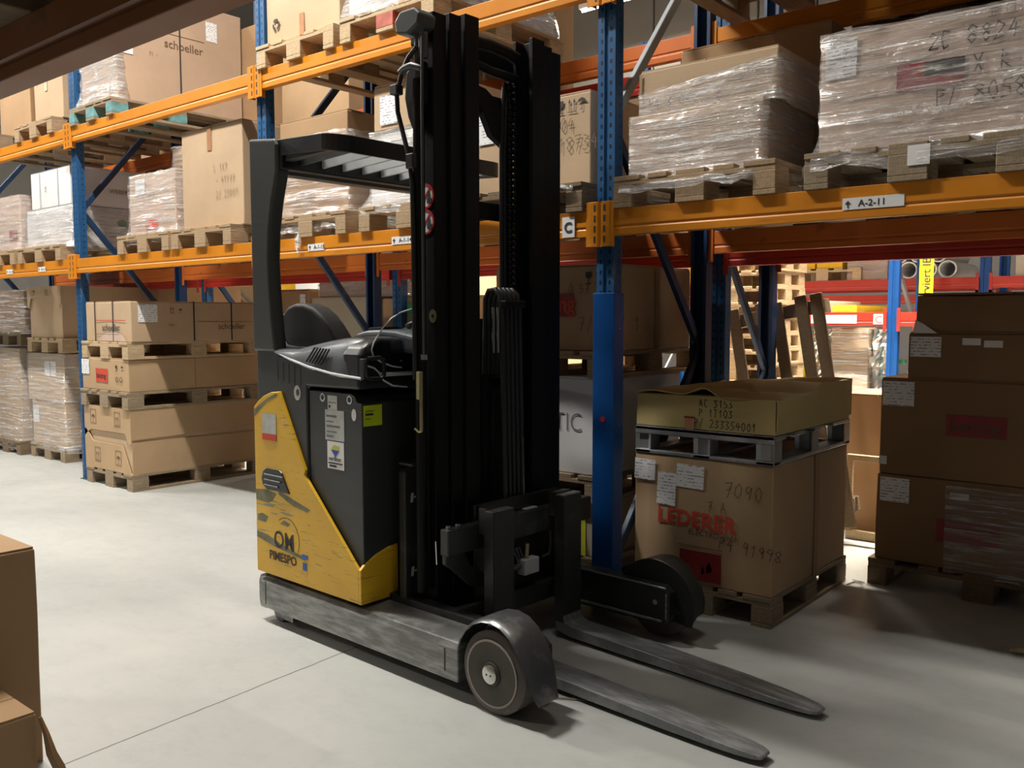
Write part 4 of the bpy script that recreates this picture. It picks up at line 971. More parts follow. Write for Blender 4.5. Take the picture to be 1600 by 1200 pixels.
w_ = bpy.data.worlds.new('World'); sc.world = w_; w_.use_nodes = True
w_.node_tree.nodes['Background'].inputs[0].default_value = (.9,.88,.85,1); w_.node_tree.nodes['Background'].inputs[1].default_value = .05

# goods on the back row, mostly added, that close the view and block next-aisle light
BL = [('left of the tall blue post', -3.75, -3.02, 2.93, 'kraft2'), ('behind the plain brown carton', -2.35, -1.5, 2.7, 'kraft3'), ('behind the large hand-marked carton', -1.4, -.6, 2.7, 'kraft3'),
      ('behind the glossy wrapped carton', -7.7, -6.9, 2.65, 'kraft3'), ('behind the mast', -4.6, -3.85, 2.75, 'kraft'), ('behind the tall tan carton', -8.9, -8.2, 2.7, 'kraft'), ('at far left', -10.4, -9.5, 2.6, 'kraft3')]
for n_, a_, b__, zt_, mt in BL:
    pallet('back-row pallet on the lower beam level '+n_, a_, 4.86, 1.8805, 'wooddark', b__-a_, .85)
    carton('back-row carton on the lower beam level '+n_, a_, b__, 4.88, 5.68, 2.025, min(zt_, 2.83), mt, seed=170+int(-a_*3), deco=[('icon','f',.52,.55,.07,'umbrella'),('icon','f',.42,.55,.07,'up')] if 'post' in n_ else ())
for n_, a_, b__, zt_, mt in [('behind the recycling carton', -7.7, -6.9, 4.1, 'kraft3'), ('behind the huge printed carton', -9.6, -8.7, 4.2, 'kraft'), ('behind the mast head', -4.9, -4.1, 4.0, 'kraft3'), ('behind the pallet at top right', -1.7, -.8, 4.0, 'kraft3'), ('left of the guard pillar', -6.7, -5.8, 4.1, 'kraft')]:  # upper goods added to stop next-aisle lamps streaking the floor
    pallet('added back-row pallet on the upper beam level '+n_, a_, 4.86, 2.9655, 'wooddark', b__-a_, .85)
    carton('added light-blocking back-row carton on the upper beam level '+n_, a_, b__, 4.88, 5.68, 3.11, zt_, mt, seed=190+int(-a_*3))
GR = {'wooden_pallet': 'wooden pallets in and around the racking', 'rack_beam': 'rack beams', 'rack_frame': 'rack upright frames', 'cardboard_box': 'cardboard boxes stored in the racking', 'beam_connector': 'slotted beam connectors', 'ceiling_lamp': 'ceiling tube lamps', 'foil_roll': 'foil rolls', 'film_scrap': 'scraps of plastic film', 'storage_box': 'storage boxes on the farthest rack'}
for o in list(C.objects):
    if o.parent is None and 'label' in o and 'group' not in o:
        k_ = o.name.split('.')[0]
        if k_ in GR: o['group'] = GR[k_]

# ================================================================== REACH TRUCK
T = thing('reach_truck', 'yellow and black reach truck with raised black mast parked in the aisle', 'forklift', (-2.13, 2.385, 0), math.radians(-2.5))
WD = 1.23                                       # overall width
def mir(y): return WD-y
def mirror_obj(o, y=None):
    pass
# ---- load legs, wheels, fenders
def leg(side):
    S = (lambda y: y) if side == 0 else mir
    def yy(a, b): return (min(S(a), S(b)), max(S(a), S(b)))
    nm = 'leg'
    y0, y1 = yy(0, .165)
    # outer hollow beam: profile in y-z with chamfered outer top edge
    b = B()
    pr = [(0,.070),(0,.198),(.016,.222),(.165,.232),(.165,.070)]
    pr = [(S(p[0]), p[1]) for p in pr]
    b.prism(pr, 'x', -1.47, -.125)
    L_ = b.build('load_leg', 'leg' if side == 0 else 'leginner', T, .005, 2)
    b = B(); b.prism([(-1.505,.06),(-1.515,.10),(-1.515,.19),(-1.50,.222),(-1.45,.228),(-1.45,.06)], 'y', S(.01), S(.30)); b.build('rear_bumper', 'leg', T, .008, 2)
    # weld lines, wear plates
    B().box(-.20, -.193, *yy(-.0012, .002), .10, .19).box(-1.44, -1.435, *yy(-.0012, .002), .09, .20).build('weld_seam', 'blackmetal', L_)
    # inner plate carrying the axle
    ya, yb = yy(.155, .215)
    B().prism([(-.80,.085),(.13,.085),(.165,.115),(.165,.235),(.13,.262),(-.80,.262)], 'y', ya, yb).build('axle_plate', 'leginner', T, .006, 2)
    if side:   # lit rim line and bolt on the inner face of the far plate
        B().box(-.80, .15, S(.2165)-.0, S(.2165)+.003, .255, .2625).box(-.35, .13, S(.2165), S(.2165)+.003, .10, .112).box(.148, .156, S(.2165), S(.2165)+.003, .12, .235).build('edge_flange', 'leg', T, .001, 1)
        B().lathe([(0,.012),(-.008,.012)], (.10, S(.2155), .19), 'y', 14).build('axle_bolt', 'chrome', T)
    # wheel
    cx, cz, r = .052, .156, .1555
    w0, w1 = (.0, .135) if side == 0 else (mir(.135), mir(.0))
    out = -1 if side == 0 else 1; face = w0 if side == 0 else w1
    tp = [(w0+.004, r-.012), (w0+.014, r), (w1-.014, r), (w1-.004, r-.012)]
    wl = B().lathe([(p[0], p[1]) for p in tp], (cx, 0, cz), 'y', 64).build('load_wheel', 'rubber', T, smooth=True)
    f = face
    B().lathe([(f, .126), (f+out*.002, .126), (f+out*.002, .118), (f-out*.001, .117)], (cx, 0, cz), 'y', 56).build('rim_ring', 'rimring', wl)
    B().lathe([(f-out*.004, .119), (f+out*.0025, .117), (f+out*.0005, .085), (f+out*.003, .048), (f-out*.002, .04)], (cx, 0, cz), 'y', 56).build('wheel_disc', 'rim', wl, smooth=True)
    B().lathe([(f, .045), (f+out*.006, .044), (f+out*.006, .036), (f, .03)], (cx, 0, cz), 'y', 40).build('hub_ring', 'rim', wl)
    hb = B().lathe([(f, .034), (f+out*.014, .034), (f+out*.018, .028), (f+out*.018, .002)], (cx, 0, cz), 'y', 36).build('hub_cap', 'hub', wl, smooth=True)
    B().lathe([(f+out*.0182, .004), (f+out*.0190, .004)], (cx-.009, 0, cz), 'y', 10).build('hub_hole', 'blackmetal', wl)
    B().lathe([(f+out*.0182, .004), (f+out*.0190, .004)], (cx+.011, 0, cz), 'y', 10).build('hub_hole', 'blackmetal', wl)
    # fender: band over the wheel, flaring out and down in front
    path = [(-.125,.205),(-.112,.245),(-.085,.285),(-.045,.318),(.0,.338),(.05,.344),(.098,.334),(.14,.308),(.172,.272),(.198,.232),(.222,.188),(.243,.150),(.262,.118),(.282,.098)]
    if side: path = path[:9]+[(.200,.232),(.213,.195),(.217,.156),(.212,.115)]
    b = B(); rings = []
    n = len(path)
    for i, (x, z) in enumerate(path):
        t = i/(n-1)
        x0_, z0_ = path[max(0,i-1)]; x1_, z1_ = path[min(n-1,i+1)]
        d = Vector((x1_-x0_, 0, z1_-z0_)).normalized(); nn = Vector((-d.z, 0, d.x))
        if nn.dot(Vector((x-cx,0,z-cz))) < 0: nn = -nn
        wy0 = -.004+.0*t; wy1 = .150-(.055*max(0, t-.72)/.28 if side == 0 else 0)
        ring = []
        for (yv, rr_) in ((wy0,0),(wy0+.012,.010),(wy0+.04,.013),(wy1,.013),(wy1,.008),(wy0+.04,.008),(wy0+.014,.005),(wy0+.004,-.003)):
            p = Vector((x, S(yv), z))+nn*rr_; ring.append(b.bm.verts.new(p))
        rings.append(ring)
    for a_, c_ in zip(rings, rings[1:]):
        for k in range(8): b.bm.faces.new([a_[k], a_[(k+1)%8], c_[(k+1)%8], c_[k]])
    b.bm.faces.new(rings[0]); b.bm.faces.new(rings[-1][::-1])
    b.build('wheel_fender', 'fender' if side == 0 else 'forkgrey', T, smooth=True)
leg(0); leg(1)
pts_ = [(.052+.206*math.cos(a), .156+.206*math.sin(a)) for a in [-.35+k*(PI+.55)/28 for k in range(29)]]
B().prism(pts_, 'y', mir(.152), mir(.147)).build('fender_side_plate', 'leginner', T, .002, 1)
# castor at the rear
cw = B().lathe([(0,.05),(.05,.05)], (-1.40,.05,.05), 'y', 24).build('castor_wheel', 'fender', T, .003, 2)
B().box(-1.33, -1.36+.1, .03, .12, .03, .075).build('castor_bracket', 'fender', T)
dwb = B().lathe([(0,.17),(.10,.17)], (-1.15,.45,.171), 'y', 32).build('drive_wheel', 'rubber', T, .01, 2)

# ---- chassis
B().box(-1.47, -.60, .30, WD-.30, .10, .25).build('chassis_floor', 'blackmetal', T, .004, 1)
B().box(-1.47, -.62, .166, .30, .12, .245).box(-1.47, -.62, WD-.30, WD-.166, .12, .245).build('chassis_rail', 'blackmetal', T, .004, 1)
for side in (0, 1):
    S = (lambda y: y) if side == 0 else mir
    # body side above the leg
    b = B(); b.prism([(-1.497,.245),(-1.497,1.33),(-1.33,1.315),(-1.30,1.285),(-1.07,1.236),(-.90,1.213),(-.79,1.205),(-.735,1.20),(-.724,1.195),(-.724,1.155),(-1.09,1.150),(-1.09,.245)], 'y', S(.015), S(.30))
    b.build('rear_body', 'darkpanel', T, .018, 3)
# rear cowl joining both sides
B().prism([(-1.50,.25),(-1.50,1.32),(-1.33,1.30),(-1.15,1.12),(-1.15,.25)], 'y', .30, WD-.30).build('rear_cowl', 'darkpanel', T, .012, 2)
# yellow side skirts (curved top, cut diagonally over the battery)
ysp = [(-1.505,.243),(-1.505,1.035),(-1.47,1.062),(-1.42,1.090),(-1.36,1.110),(-1.29,1.118),(-1.095,.775),(-1.103,.752),(-.722,.392),(-.722,.243)]
B().prism(ysp, 'y', -.0, .016).build('side_skirt', 'yellow', T, .004, 3)
B().prism(ysp, 'y', WD-.016, WD).build('side_skirt', 'yellow', T, .004, 3)
B().prism([(.0,.243),(.0,.392),(.03,.418),(.08,.445),(.15,.466),(.205,.472),(.205,.262),(.19,.243)], 'x', -.724, -.706).build('front_skirt', 'yellow', T, .003, 2)
# louvre in the skirt
lv = B().prism([(-1.445,.70),(-1.43,.735),(-1.40,.752),(-1.295,.752),(-1.275,.742),(-1.215,.650),(-1.40,.650),(-1.435,.668)], 'y', -.006, .004).build('skirt_louvre', 'plasticblack', T, .004, 2)
for k in range(3): B().box(-1.415, -1.30+.02*k, -.012, -.006, .668+k*.025, .676+k*.025).build('louvre_blade', 'plastic', lv, .002, 1)
# decals on the skirt
def ttext(s, size, x, z, mat, y=-.0012, **k): return text(s, size, 'f', (x, y, z), mat, T, **k)
poly(annulus(-1.25, .435, .098, .101, 26, -.5, 2.2), 'f', (0, -.0005, 0), 'brownink', T, 'skirt_emblem')
ttext('OM', .115, -1.355, .385, 'ink', bold=.001, wx=.9, name='skirt_lettering')
ttext('PIMESPO', .058, -1.395, .322, 'ink', bold=.0015, wx=1.0, name='skirt_lettering')
poly([rect(-1.125, .315, .03, .035), rect(-1.13, .368, .045, .02)], 'f', (0, -.0005, 0), 'bluesticker', T, 'small_sticker')
st = poly([rect(-1.432, .885, .115, .125)], 'f', (0, -.0005, 0), 'plate', T, 'worn_sticker'); poly([rect(-1.432, .885, .115, .03)], 'f', (0, -.0018, 0), 'redink', st, 'sticker_band')
# grey scuffs where paint is gone
for q_ in ([(-1.50,.59),(-1.40,.585),(-1.36,.60),(-1.33,.635),(-1.40,.65),(-1.50,.64)], [(-1.31,.638),(-1.20,.60),(-1.08,.585),(-1.06,.60),(-1.20,.63),(-1.31,.655)],
          [(-1.50,.41),(-1.36,.385),(-1.22,.372),(-1.10,.36),(-1.12,.376),(-1.30,.405),(-1.40,.43),(-1.50,.44)], [(-1.49,.49),(-1.42,.49),(-1.40,.52),(-1.45,.53),(-1.49,.52)],
          [(-1.30,.50),(-1.24,.495),(-1.22,.51),(-1.27,.52)], [(-1.505,1.02),(-1.44,1.055),(-1.38,1.085),(-1.31,1.108),(-1.30,1.098),(-1.40,1.06),(-1.50,.99)]):
    poly([q_], 'f', (0, .0, 0), 'grime', T, 'paint_scuff', off=.0008)

# ---- battery
bt = B()
bt.box(-1.085, -.712, .022, WD-.022, .25, 1.062)
bt.prism([(-1.085,1.06),(-1.085,1.134),(-.79,1.134),(-.757,1.122),(-.745,1.10),(-.712,1.095),(-.712,1.06)], 'y', .022, WD-.022)
bat = bt.build('battery', 'darkpanel', T, .004, 2)
def bp(polys, mat, name, y=.022, off=.0015): return poly(polys, 'f', (0, y, 0), mat, T, name, off=off)
for hx in (-.985, -.795): bp(annulus(hx, 1.108, .011, .019, 20), 'chrome', 'lifting_eye_ring'); bp([circ(hx, 1.108, .011)], 'blackmetal', 'lifting_eye')
bp([rect(-.948, 1.058, .068, .062)], 'plate', 'rating_plate'); bp([rect(-.94, 1.066, .012, .012), rect(-.943, 1.088, .055, .003)], 'ink', 'plate_print', off=.0024)
bp([rect(-.968, .925, .135, .132)], 'plate', 'data_plate')
bp([rect(-.958, .925+.012+k*.022, .05+.045*((k*37)%3)/2, .006 if k % 2 else .010) for k in range(5)], 'greyink', 'plate_print', off=.0024)
bp([circ(-.765, 1.046, .016, 20, .026)], 'labelwhite', 'round_label')
wl_ = bp([rect(-.955, .800, .118, .12)], 'labelwhite', 'service_sticker')
bp([[(-.928,.884),(-.897,.852),(-.870,.882)]], 'bluesticker', 'sticker_diamond', off=.0024); bp([[(-.928,.887),(-.870,.885),(-.872,.902),(-.905,.905)]], 'yellowprint', 'sticker_diamond_top', off=.0024)
text('oerlikon', .026, 'f', (-.945, .022, .836), 'ink', T, name='sticker_lettering', bold=.0006, off=.0028); bp([rect(-.948,.822,.10,.006), rect(-.94,.808,.05,.009)], 'ink', 'sticker_lines', off=.0028)
sl = poly([rect(.028, 1.000, .10, .088)], 'r', (-.712, 0, 0), 'sticklime', T, 'lime_sticker'); poly([rect(.038, 1.045, .042, .009), rect(.038, 1.062, .05, .002), rect(.038, 1.03, .03, .002)], 'r', (-.712, 0, 0), 'ink', sl, 'sticker_lines', off=.0026)
for (xx, zz) in ((-1.165, 1.118),): bp([circ(xx, zz, .026, 22, .034)], 'plate', 'round_label', y=.015); bp([circ(xx+.004, zz+.002, .012, 12, .016)], 'darkpanel', 'label_print', y=.015, off=.0024)
bp([rect(-1.32+.045*k, 1.165-.004*k, .003, .09) for k in range(5)], 'blackmetal', 'panel_slits', y=.015)

# ---- cab: hood, arm rest, console
b = B(); rows = []
prof = [(-1.33,1.295,1.318,.02),(-1.20,1.262,1.318,.02),(-1.14,1.250,1.335,.03),(-1.06,1.238,1.352,.035),(-.95,1.224,1.366,.035),(-.87,1.214,1.372,.035),(-.81,1.208,1.372,.045),(-.77,1.204,1.362,.07),(-.745,1.202,1.34,.10)]
for (x, zb, zt, y0) in prof:
    row = []
    for (yy_, f) in ((y0-.015,0),(y0-.012,.35),(y0+.004,.68),(y0+.035,.9),(y0+.09,1.0),(.34,1.0),(.40,.97),(.44,.85),(.45,.3),(.45,0)):
        row.append(b.bm.verts.new((x, yy_, zb+(zt-zb)*f)))
    rows.append(row)
for a_, c_ in zip(rows, rows[1:]):
    for k in range(9): b.bm.faces.new([a_[k], a_[k+1], c_[k+1], c_[k]])
    b.bm.faces.new([a_[9], a_[0], c_[0], c_[9]])
b.bm.faces.new(rows[0]); b.bm.faces.new(rows[-1][::-1])
hood = b.build('hood', 'plastic', T, smooth=True)
for k in range(6):
    x = -1.035+k*.021; B().bar((x-.045, .006, 1.262-.002*k), (x, .022, 1.325-.001*k), .006, .006).build('hood_vent', 'blackmetal', hood)
B().tube([(-1.32,.012,1.296),(-1.20,.008,1.266),(-1.07,.006,1.240),(-.90,.008,1.216),(-.78,.012,1.207),(-.71,.02,1.202)], .006, 8).build('trim_line', 'slat', hood, smooth=True)
# raised arm rest behind the hood
b = B().prism([(-1.12,1.355),(-1.05,1.385),(-.98,1.398),(-.88,1.402),(-.78,1.398),(-.66,1.380),(-.60,1.355),(-.60,1.30),(-1.12,1.30)], 'y', .26, .56); b.build('arm_rest', 'plastic', T, .02, 3)
B().prism([(-1.02,1.40),(-.93,1.405),(-.90,1.413),(-1.0,1.41)], 'y', .30, .42).build('arm_rest_recess', 'plasticblack', T, .003, 2)
# console block under windscreen
b = B().prism([(.03,1.155),(.03,1.30),(.06,1.345),(.14,1.368),(.60,1.372),(.95,1.36),(1.0,1.30),(1.0,1.155)], 'x', -.86, -.724); b.build('console', 'plasticblack', T, .025, 4)
B().box(-.722, -.700, .125, .40, 1.205, 1.222).build('console_rail', 'slat', T, .004, 2)
hs = B(); hs.tube([(-.69,.035,1.285),(-.685,.10,1.288),(-.683,.118,1.278),(-.683,.120,1.215),(-.685,.105,1.20),(-.69,.050,1.200),(-.69,.030,1.212),(-.69,.026,1.268),(-.69,.035,1.285)], .009, 8, False); hs.build('grab_handle', 'plasticblack', T, smooth=True)
B().box(-.722, -.69, .018, .04, 1.20, 1.285).build('handle_mount', 'plasticblack', T, .004, 2)
B().tube([(-.715,.05,1.255),(-.70,.08,1.245),(-.70,.105,1.225),(-.70,.13,1.19),(-.70,.18,1.165),(-.70,.26,1.155)], .004, 6).build('cable', 'slat', T, smooth=True)
# clear windscreen: bent sheet with a visible edge
out = [(.40,1.495),(.30,1.492),(.24,1.478),(.185,1.452),(.135,1.41),(.088,1.352),(.075,1.320),(.085,1.292),(.125,1.268),(.185,1.248),(.24,1.240),(.40,1.238)]
ws = B().prism(out, 'x', -.712, -.708).build('windscreen', 'glass', T)
B().tube([(-.71, p[0], p[1]) for p in out[:-1]], .0035, 6).build('windscreen_edge', 'slat', ws, smooth=True)
B().lathe([(0,.006),(.004,.006)], (-.708,.24,1.27), 'x', 10).build('windscreen_screw', 'chrome', ws)
# steering console bits
sw = B(); sw.tube([(-.86+.11*math.cos(a), .55+.11*math.sin(a), 1.43+.02*math.cos(a)) for a in [k*PI/10 for k in range(21)]], .011, 8, False); sw.build('steering_wheel', 'plasticblack', T, smooth=True)
B().tube([(-.86,.55,1.30),(-.86,.55,1.43)], .03, 12).build('steering_column', 'plasticblack', T)
B().tube([(-1.00,.50,1.395),(-.975,.505,1.405),(-.95,.51,1.408)], .009, 8).build('control_knob', 'chrome', T, smooth=True)
dp = B().prism([(-.90,1.395),(-.83,1.47),(-.78,1.475),(-.78,1.395)], 'y', .46, .62).build('display_panel', 'plasticblack', T, .004, 2)
B().bar((-.902,.54,1.405),(-.838,.54,1.472),.13,.003).build('display_screen', 'paper', dp)
# ---- seat
so_ = [(-1.47,1.30),(-1.535,1.36),(-1.555,1.42),(-1.535,1.475),(-1.49,1.508),(-1.42,1.524),(-1.34,1.522),(-1.26,1.503),(-1.19,1.468),(-1.13,1.425),(-1.07,1.37),(-1.02,1.31),(-1.02,1.27),(-1.44,1.27)]
so_ = [((p[0]+1.28)*.88-1.27, p[1]) for p in so_]
bk = B().prism(so_, 'y', .16, .27).build('seat_backrest', 'seat', T, .045, 5, smooth=True)
B().tube([(so_[i][0]-.002, .165, so_[i][1]-.004) for i in (0,1,2,3)], .010, 8).build('backrest_piping', 'plastic', bk, smooth=True)
B().box(-1.42, -.98, .20, .68, 1.17, 1.275).build('seat_cushion', 'seat', T, .035, 4)
B().box(-1.36, -1.05, .24, .66, 1.05, 1.17).build('seat_base', 'plasticblack', T, .01, 2)
# ---- pillars and overhead guard
for side in (0, 1):
    S = (lambda y: y) if side == 0 else mir
    pl_ = [(-1.507,1.30),(-1.507,2.285),(-1.30,2.262),(-1.282,2.235),(-1.282,2.115),(-1.300,2.06),(-1.325,1.99),(-1.355,1.85),(-1.366,1.72),(-1.360,1.60),(-1.347,1.45),(-1.325,1.30)]
    B().prism(pl_, 'y', S(.005), S(.075)).build('rear_pillar', 'pillar', T, .012, 3)
B().box(-1.507, -1.43, .075, WD-.075, 2.13, 2.27).build('rear_cross_member', 'pillar', T, .01, 2)
# frame of the guard: rear bar, front bar (rounded corner) and sides
gx0, gx1, gy0, gy1 = -1.31, -.86, .02, 1.06
b = B(); b.prism([(gx0,2.125),(gx0,2.245),(gx0+.05,2.258),(gx0+.05,2.125)], 'y', gy0, gy1); b.build('guard_rear_bar', 'blackmetal', T, .006, 2)
# plan outline with rounded front corners, swept as a flat band
pl2 = [(gx0, gy0)]+[(gx1-.10+.10*math.sin(a), gy0+.10-.10*math.cos(a)) for a in [k*PI/12 for k in range(7)]]+[(gx1-.07+.07*math.cos(a), gy1-.07+.07*math.sin(a)) for a in [k*PI/12 for k in range(7)]]+[(gx0, gy1)]
b = B(); A1 = []; A2 = []
def zt(x): return 2.258-.028*max(0,(x-gx0)/(gx1-gx0))**2
for i, (x, y) in enumerate(pl2):
    q0 = Vector(pl2[max(0,i-1)]); q1 = Vector(pl2[min(len(pl2)-1,i+1)]); d = (q1-q0).normalized(); nn = Vector((-d.y, d.x))
    ins = Vector((x, y))+nn*.016
    z1_ = zt(x); z0_ = z1_-.072
    A1.append([b.bm.verts.new((x,y,z0_)), b.bm.verts.new((x,y,z1_)), b.bm.verts.new((ins.x,ins.y,z1_)), b.bm.verts.new((ins.x,ins.y,z0_))])
for p_, q_ in zip(A1, A1[1:]):
    for k in range(4): b.bm.faces.new([p_[k], p_[(k+1)%4], q_[(k+1)%4], q_[k]])
b.bm.faces.new(A1[0]); b.bm.faces.new(A1[-1][::-1])
b.build('guard_rim', 'blackmetal', T, .003, 2)
# near corner gusset plates
B().prism([(gx0,2.16),(gx0,2.25),(gx1-.05,2.225),(gx1-.05,2.165)], 'y', gy0+.02, gy0+.06).build('guard_gusset', 'pillar', T, .003, 1)
for k in range(8):
    y = gy0+.10+k*.118
    m_ = 'slat' if k > 0 else 'darkgrey'
    b = B(); b.prism([(gx0+.03,2.150),(gx0+.055,2.235),(gx1-.03,2.222),(gx1-.03,2.165),(gx0+.06,2.150)], 'y', y, y+.012); b.build('guard_slat', m_, T, .002, 1)
# ---- mast: three nested pairs of rails
ZT = 2.705
rails = [(-.48, .225, .300, 2.690), (-.465, .306, .372, 2.700), (-.45, .380, .462, 2.712)]
for k, (xf, ya, yb, zt_) in enumerate(rails):
    for side in (0, 1):
        S = (lambda y: y) if side == 0 else (lambda y: 1.268-y)
        d_ = .12
        w_c = .030
        pr = [(xf, ya),(xf, yb),(xf-.022, yb),(xf-.022, ya+w_c),(xf-d_+.02, ya+w_c),(xf-d_+.02, yb),(xf-d_, yb),(xf-d_, ya)]
        pr = [(p[0], S(p[1])) for p in pr]
        B().prism(pr, 'z', .10+.02*k, zt_).build('mast_rail', 'mast', T, .003, 2)
CY = .634
for (x0_, x1_, z0_, z1_, yh) in ((-.63,-.60,2.58,2.66,.42), (-.585,-.57,2.36,2.45,.24), (-.64,-.60,.30,.42,.42), (-.63,-.60,1.9,1.98,.42)):
    B().box(x0_, x1_, CY-yh+.02, CY+yh-.02, z0_, z1_).build('mast_cross_member', 'mast', T, .008, 2)
B().tube([(-.56,.44,2.64),(-.555,.50,2.65),(-.55,.62,2.655),(-.545,.74,2.645),(-.54,.80,2.63)], .028, 12).build('top_cross_tube', 'mast', T, smooth=True)
B().tube([(-.56,.44,2.57),(-.555,.55,2.56),(-.55,.65,2.545),(-.54,.80,2.54)], .020, 12).build('top_cross_tube', 'mast', T, smooth=True)
B().prism([(.46,2.43),(.52,2.425),(.60,2.37),(.66,2.27),(.80,2.20),(.80,2.36),(.74,2.40),(.62,2.47),(.46,2.49)], 'x', -.60, -.56).build('chain_anchor_bracket', 'mast', T, .006, 2)
# chain column on the far side
for yy_, nm in ((.765, 'c'), (.80, 'd')):
    b = B()
    for k in range(64): b.box(-.562, -.545, yy_-.01, yy_+.008, .75+k*.028, .77+k*.028)
    b.build('lift_chain', 'chain', T, .002, 1)
B().box(-.575, -.565, .74, .80, .70, 2.52).build('chain_guide', 'mast', T)
for yy_ in (.715, .735): B().tube([(-.56, yy_, 1.2),(-.56, yy_, 2.2),(-.56, yy_+.01, 2.42),(-.57, yy_+.03, 2.50)], .009, 8).build('hose', 'plasticblack', T, smooth=True)
# lift cylinders
for yy_, zt_ in ((.185, 2.60),):
    B().tube([(-.525, yy_, .30), (-.525, yy_, 2.42)], .024, 16).build('lift_cylinder', 'mast', T, smooth=True)
    B().tube([(-.525, yy_, 2.42), (-.525, yy_, zt_)], .015, 12).build('lift_rod', 'pillar', T, smooth=True)
B().tube([(-.60, CY, .2), (-.60, CY, 1.45)], .045, 20).build('free_lift_cylinder', 'mast', T, smooth=True)
# pipes down the near side
B().tube([(-.455,.145,2.60),(-.46,.144,2.3),(-.46,.144,1.62),(-.46,.144,1.30)], .0055, 8).build('steel_pipe', 'pillar', T, smooth=True)
B().lathe([(0,.014),(.02,.014)], (-.46,.144,1.285), 'z', 12).build('pipe_fitting', 'chrome', T)
B().tube([(-.48,.145,1.235),(-.48,.145,.99)], .007, 8).build('brass_rod', 'brass', T, smooth=True)
B().box(-.500, -.478, .135, .155, 1.12, 1.235).build('rod_bracket', 'brass', T, .002, 1)
B().tube([(-.51,.135,1.0),(-.49,.14,.985),(-.476,.145,.99)], .004, 6).build('rod_hook', 'brass', T)
# mast head work light, pulley guards and hoses
wlgt = B().prism([(-.60,2.60),(-.61,2.65),(-.575,2.685),(-.49,2.685),(-.455,2.655),(-.465,2.615),(-.53,2.585)], 'y', .13, .225).build('work_light', 'pillar', T, .010, 3)
B().tube([(-.50,.19,2.60),(-.50,.19,2.50)], .020, 12).build('light_stem', 'fender', T, smooth=True)
B().tube([(-.60,.155,2.455),(-.57,.15,2.465),(-.52,.145,2.465),(-.48,.16,2.45)], .014, 10).build('hose_clip', 'pillar', T, smooth=True)
b = B().prism([(-.60,2.28),(-.62,2.36),(-.61,2.46),(-.56,2.50),(-.50,2.49),(-.50,2.34),(-.53,2.26),(-.57,2.22)], 'y', .19, .222); b.build('pulley_guard', 'mast', T, .01, 2)
B().tube([(-.52,.17,2.54),(-.56,.165,2.51),(-.60,.16,2.45),(-.63,.16,2.37),(-.625,.16,2.30),(-.59,.16,2.20),(-.555,.16,2.10),(-.535,.155,2.0),(-.525,.15,1.80),(-.522,.15,1.2)], .010, 10).build('hydraulic_hose', 'plasticblack', T, smooth=True)
B().box(-.655,-.61,.14,.18,2.37,2.41).build('hose_clamp', 'pillar', T, .004, 1)
B().box(-.56,-.515,.14,.17,2.06,2.12).build('hose_clamp', 'plasticblack', T, .004, 1)
# prohibition stickers on the near rail
for zc in (1.955, 1.85):
    k_ = poly([circ(-.315, zc, .050, 28)], 'f', (-.215, .225, 0), 'labelwhite', T, 'warning_sticker')
    poly(annulus(-.315, zc, .043, .052, 28), 'f', (-.215, .2238, 0), 'stickred', k_, 'red_ring')
    poly([[(-.35,zc-.038),(-.342,zc-.042),(-.28,zc+.036),(-.288,zc+.040)]], 'f', (-.215, .2238, 0), 'stickred', k_, 'red_bar')
    poly([rect(-.305, zc-.03, .03, .02), rect(-.30, zc-.01, .012, .02), circ(-.294, zc+.014, .006, 10)], 'f', (-.215, .2230, 0), 'ink', k_, 'pictogram')
k_ = poly([circ(-.492, 1.462, .022, 20, .028)], 'f', (0, .225, 0), 'brass', T, 'round_badge')
poly([circ(-.492, 1.462, .008, 12)], 'f', (0, .2238, 0), 'blackmetal', k_, 'badge_hole')
# ---- reach carriage side plate (dark olive) beside the skirt
B().prism([(.155,.245),(.155,.80),(.19,.83),(.30,.83),(.30,.245)], 'x', -.64, -.60).build('reach_plate', 'forkgrey', T, .006, 2)
B().box(-.645, -.56, .16, .29, .832, .842).build('plate_cap', 'pillar', T, .002, 1); B().lathe([(0,.012),(.01,.012)], (-.60,.22,.842), 'z', 6).build('plate_bolt', 'chrome', T)
for zc in (.69, .37): poly([[(.185,zc-.02),(.20,zc-.02),(.205,zc+.02),(.19,zc+.02)], [(.205,zc-.004),(.225,zc),(.225,zc+.008),(.205,zc+.004)], [(.225,zc-.015),(.235,zc-.02),(.24,zc+.025),(.23,zc+.02)]], 'r', (-.60, 0, 0), 'slat', T, 'chalk_mark')
B().tube([(-.47,.21,.52),(-.47,.215,.42)], .004, 6).build('thin_rod', 'chrome', T)
# ---- fork carriage
car = B().box(-.385, -.335, .155, 1.11, .485, .595).build('fork_carriage', 'forkgrey', T, .006, 2)
B().box(-.385, -.345, .155, 1.11, .16, .25).build('carriage_lower_bar', 'forkgrey', T, .006, 2)
B().box(-.40, -.385, .36, .92, .22, .66).build('carriage_plate', 'leginner', T, .004, 1)
B().prism([(.155,.49),(.26,.49),(.30,.42),(.40,.36),(.40,.30),(.30,.33),(.20,.42),(.155,.45)], 'x', -.375, -.350).build('carriage_gusset', 'forkgrey', T, .004, 1)
for yy_ in (.18, .235): B().lathe([(0,.012),(.012,.012)], (-.36, yy_, .595), 'z', 6).build('bar_bolt', 'fender', T)
for yy_ in (.56, .92): B().tube([(-.345, yy_-.05, .345), (-.345, yy_+.05, .36)], .014, 10).build('hydraulic_fitting', 'fender', T, smooth=True)
B().box(-.36, -.315, .60, .70, .315, .385).build('valve_block', 'slat', T, .004, 2)
B().tube([(-.335,.74,.37),(-.335,.79,.375),(-.335,.80,.41),(-.335,.80,.48)], .006, 8).build('brake_pipe', 'pillar', T, smooth=True)
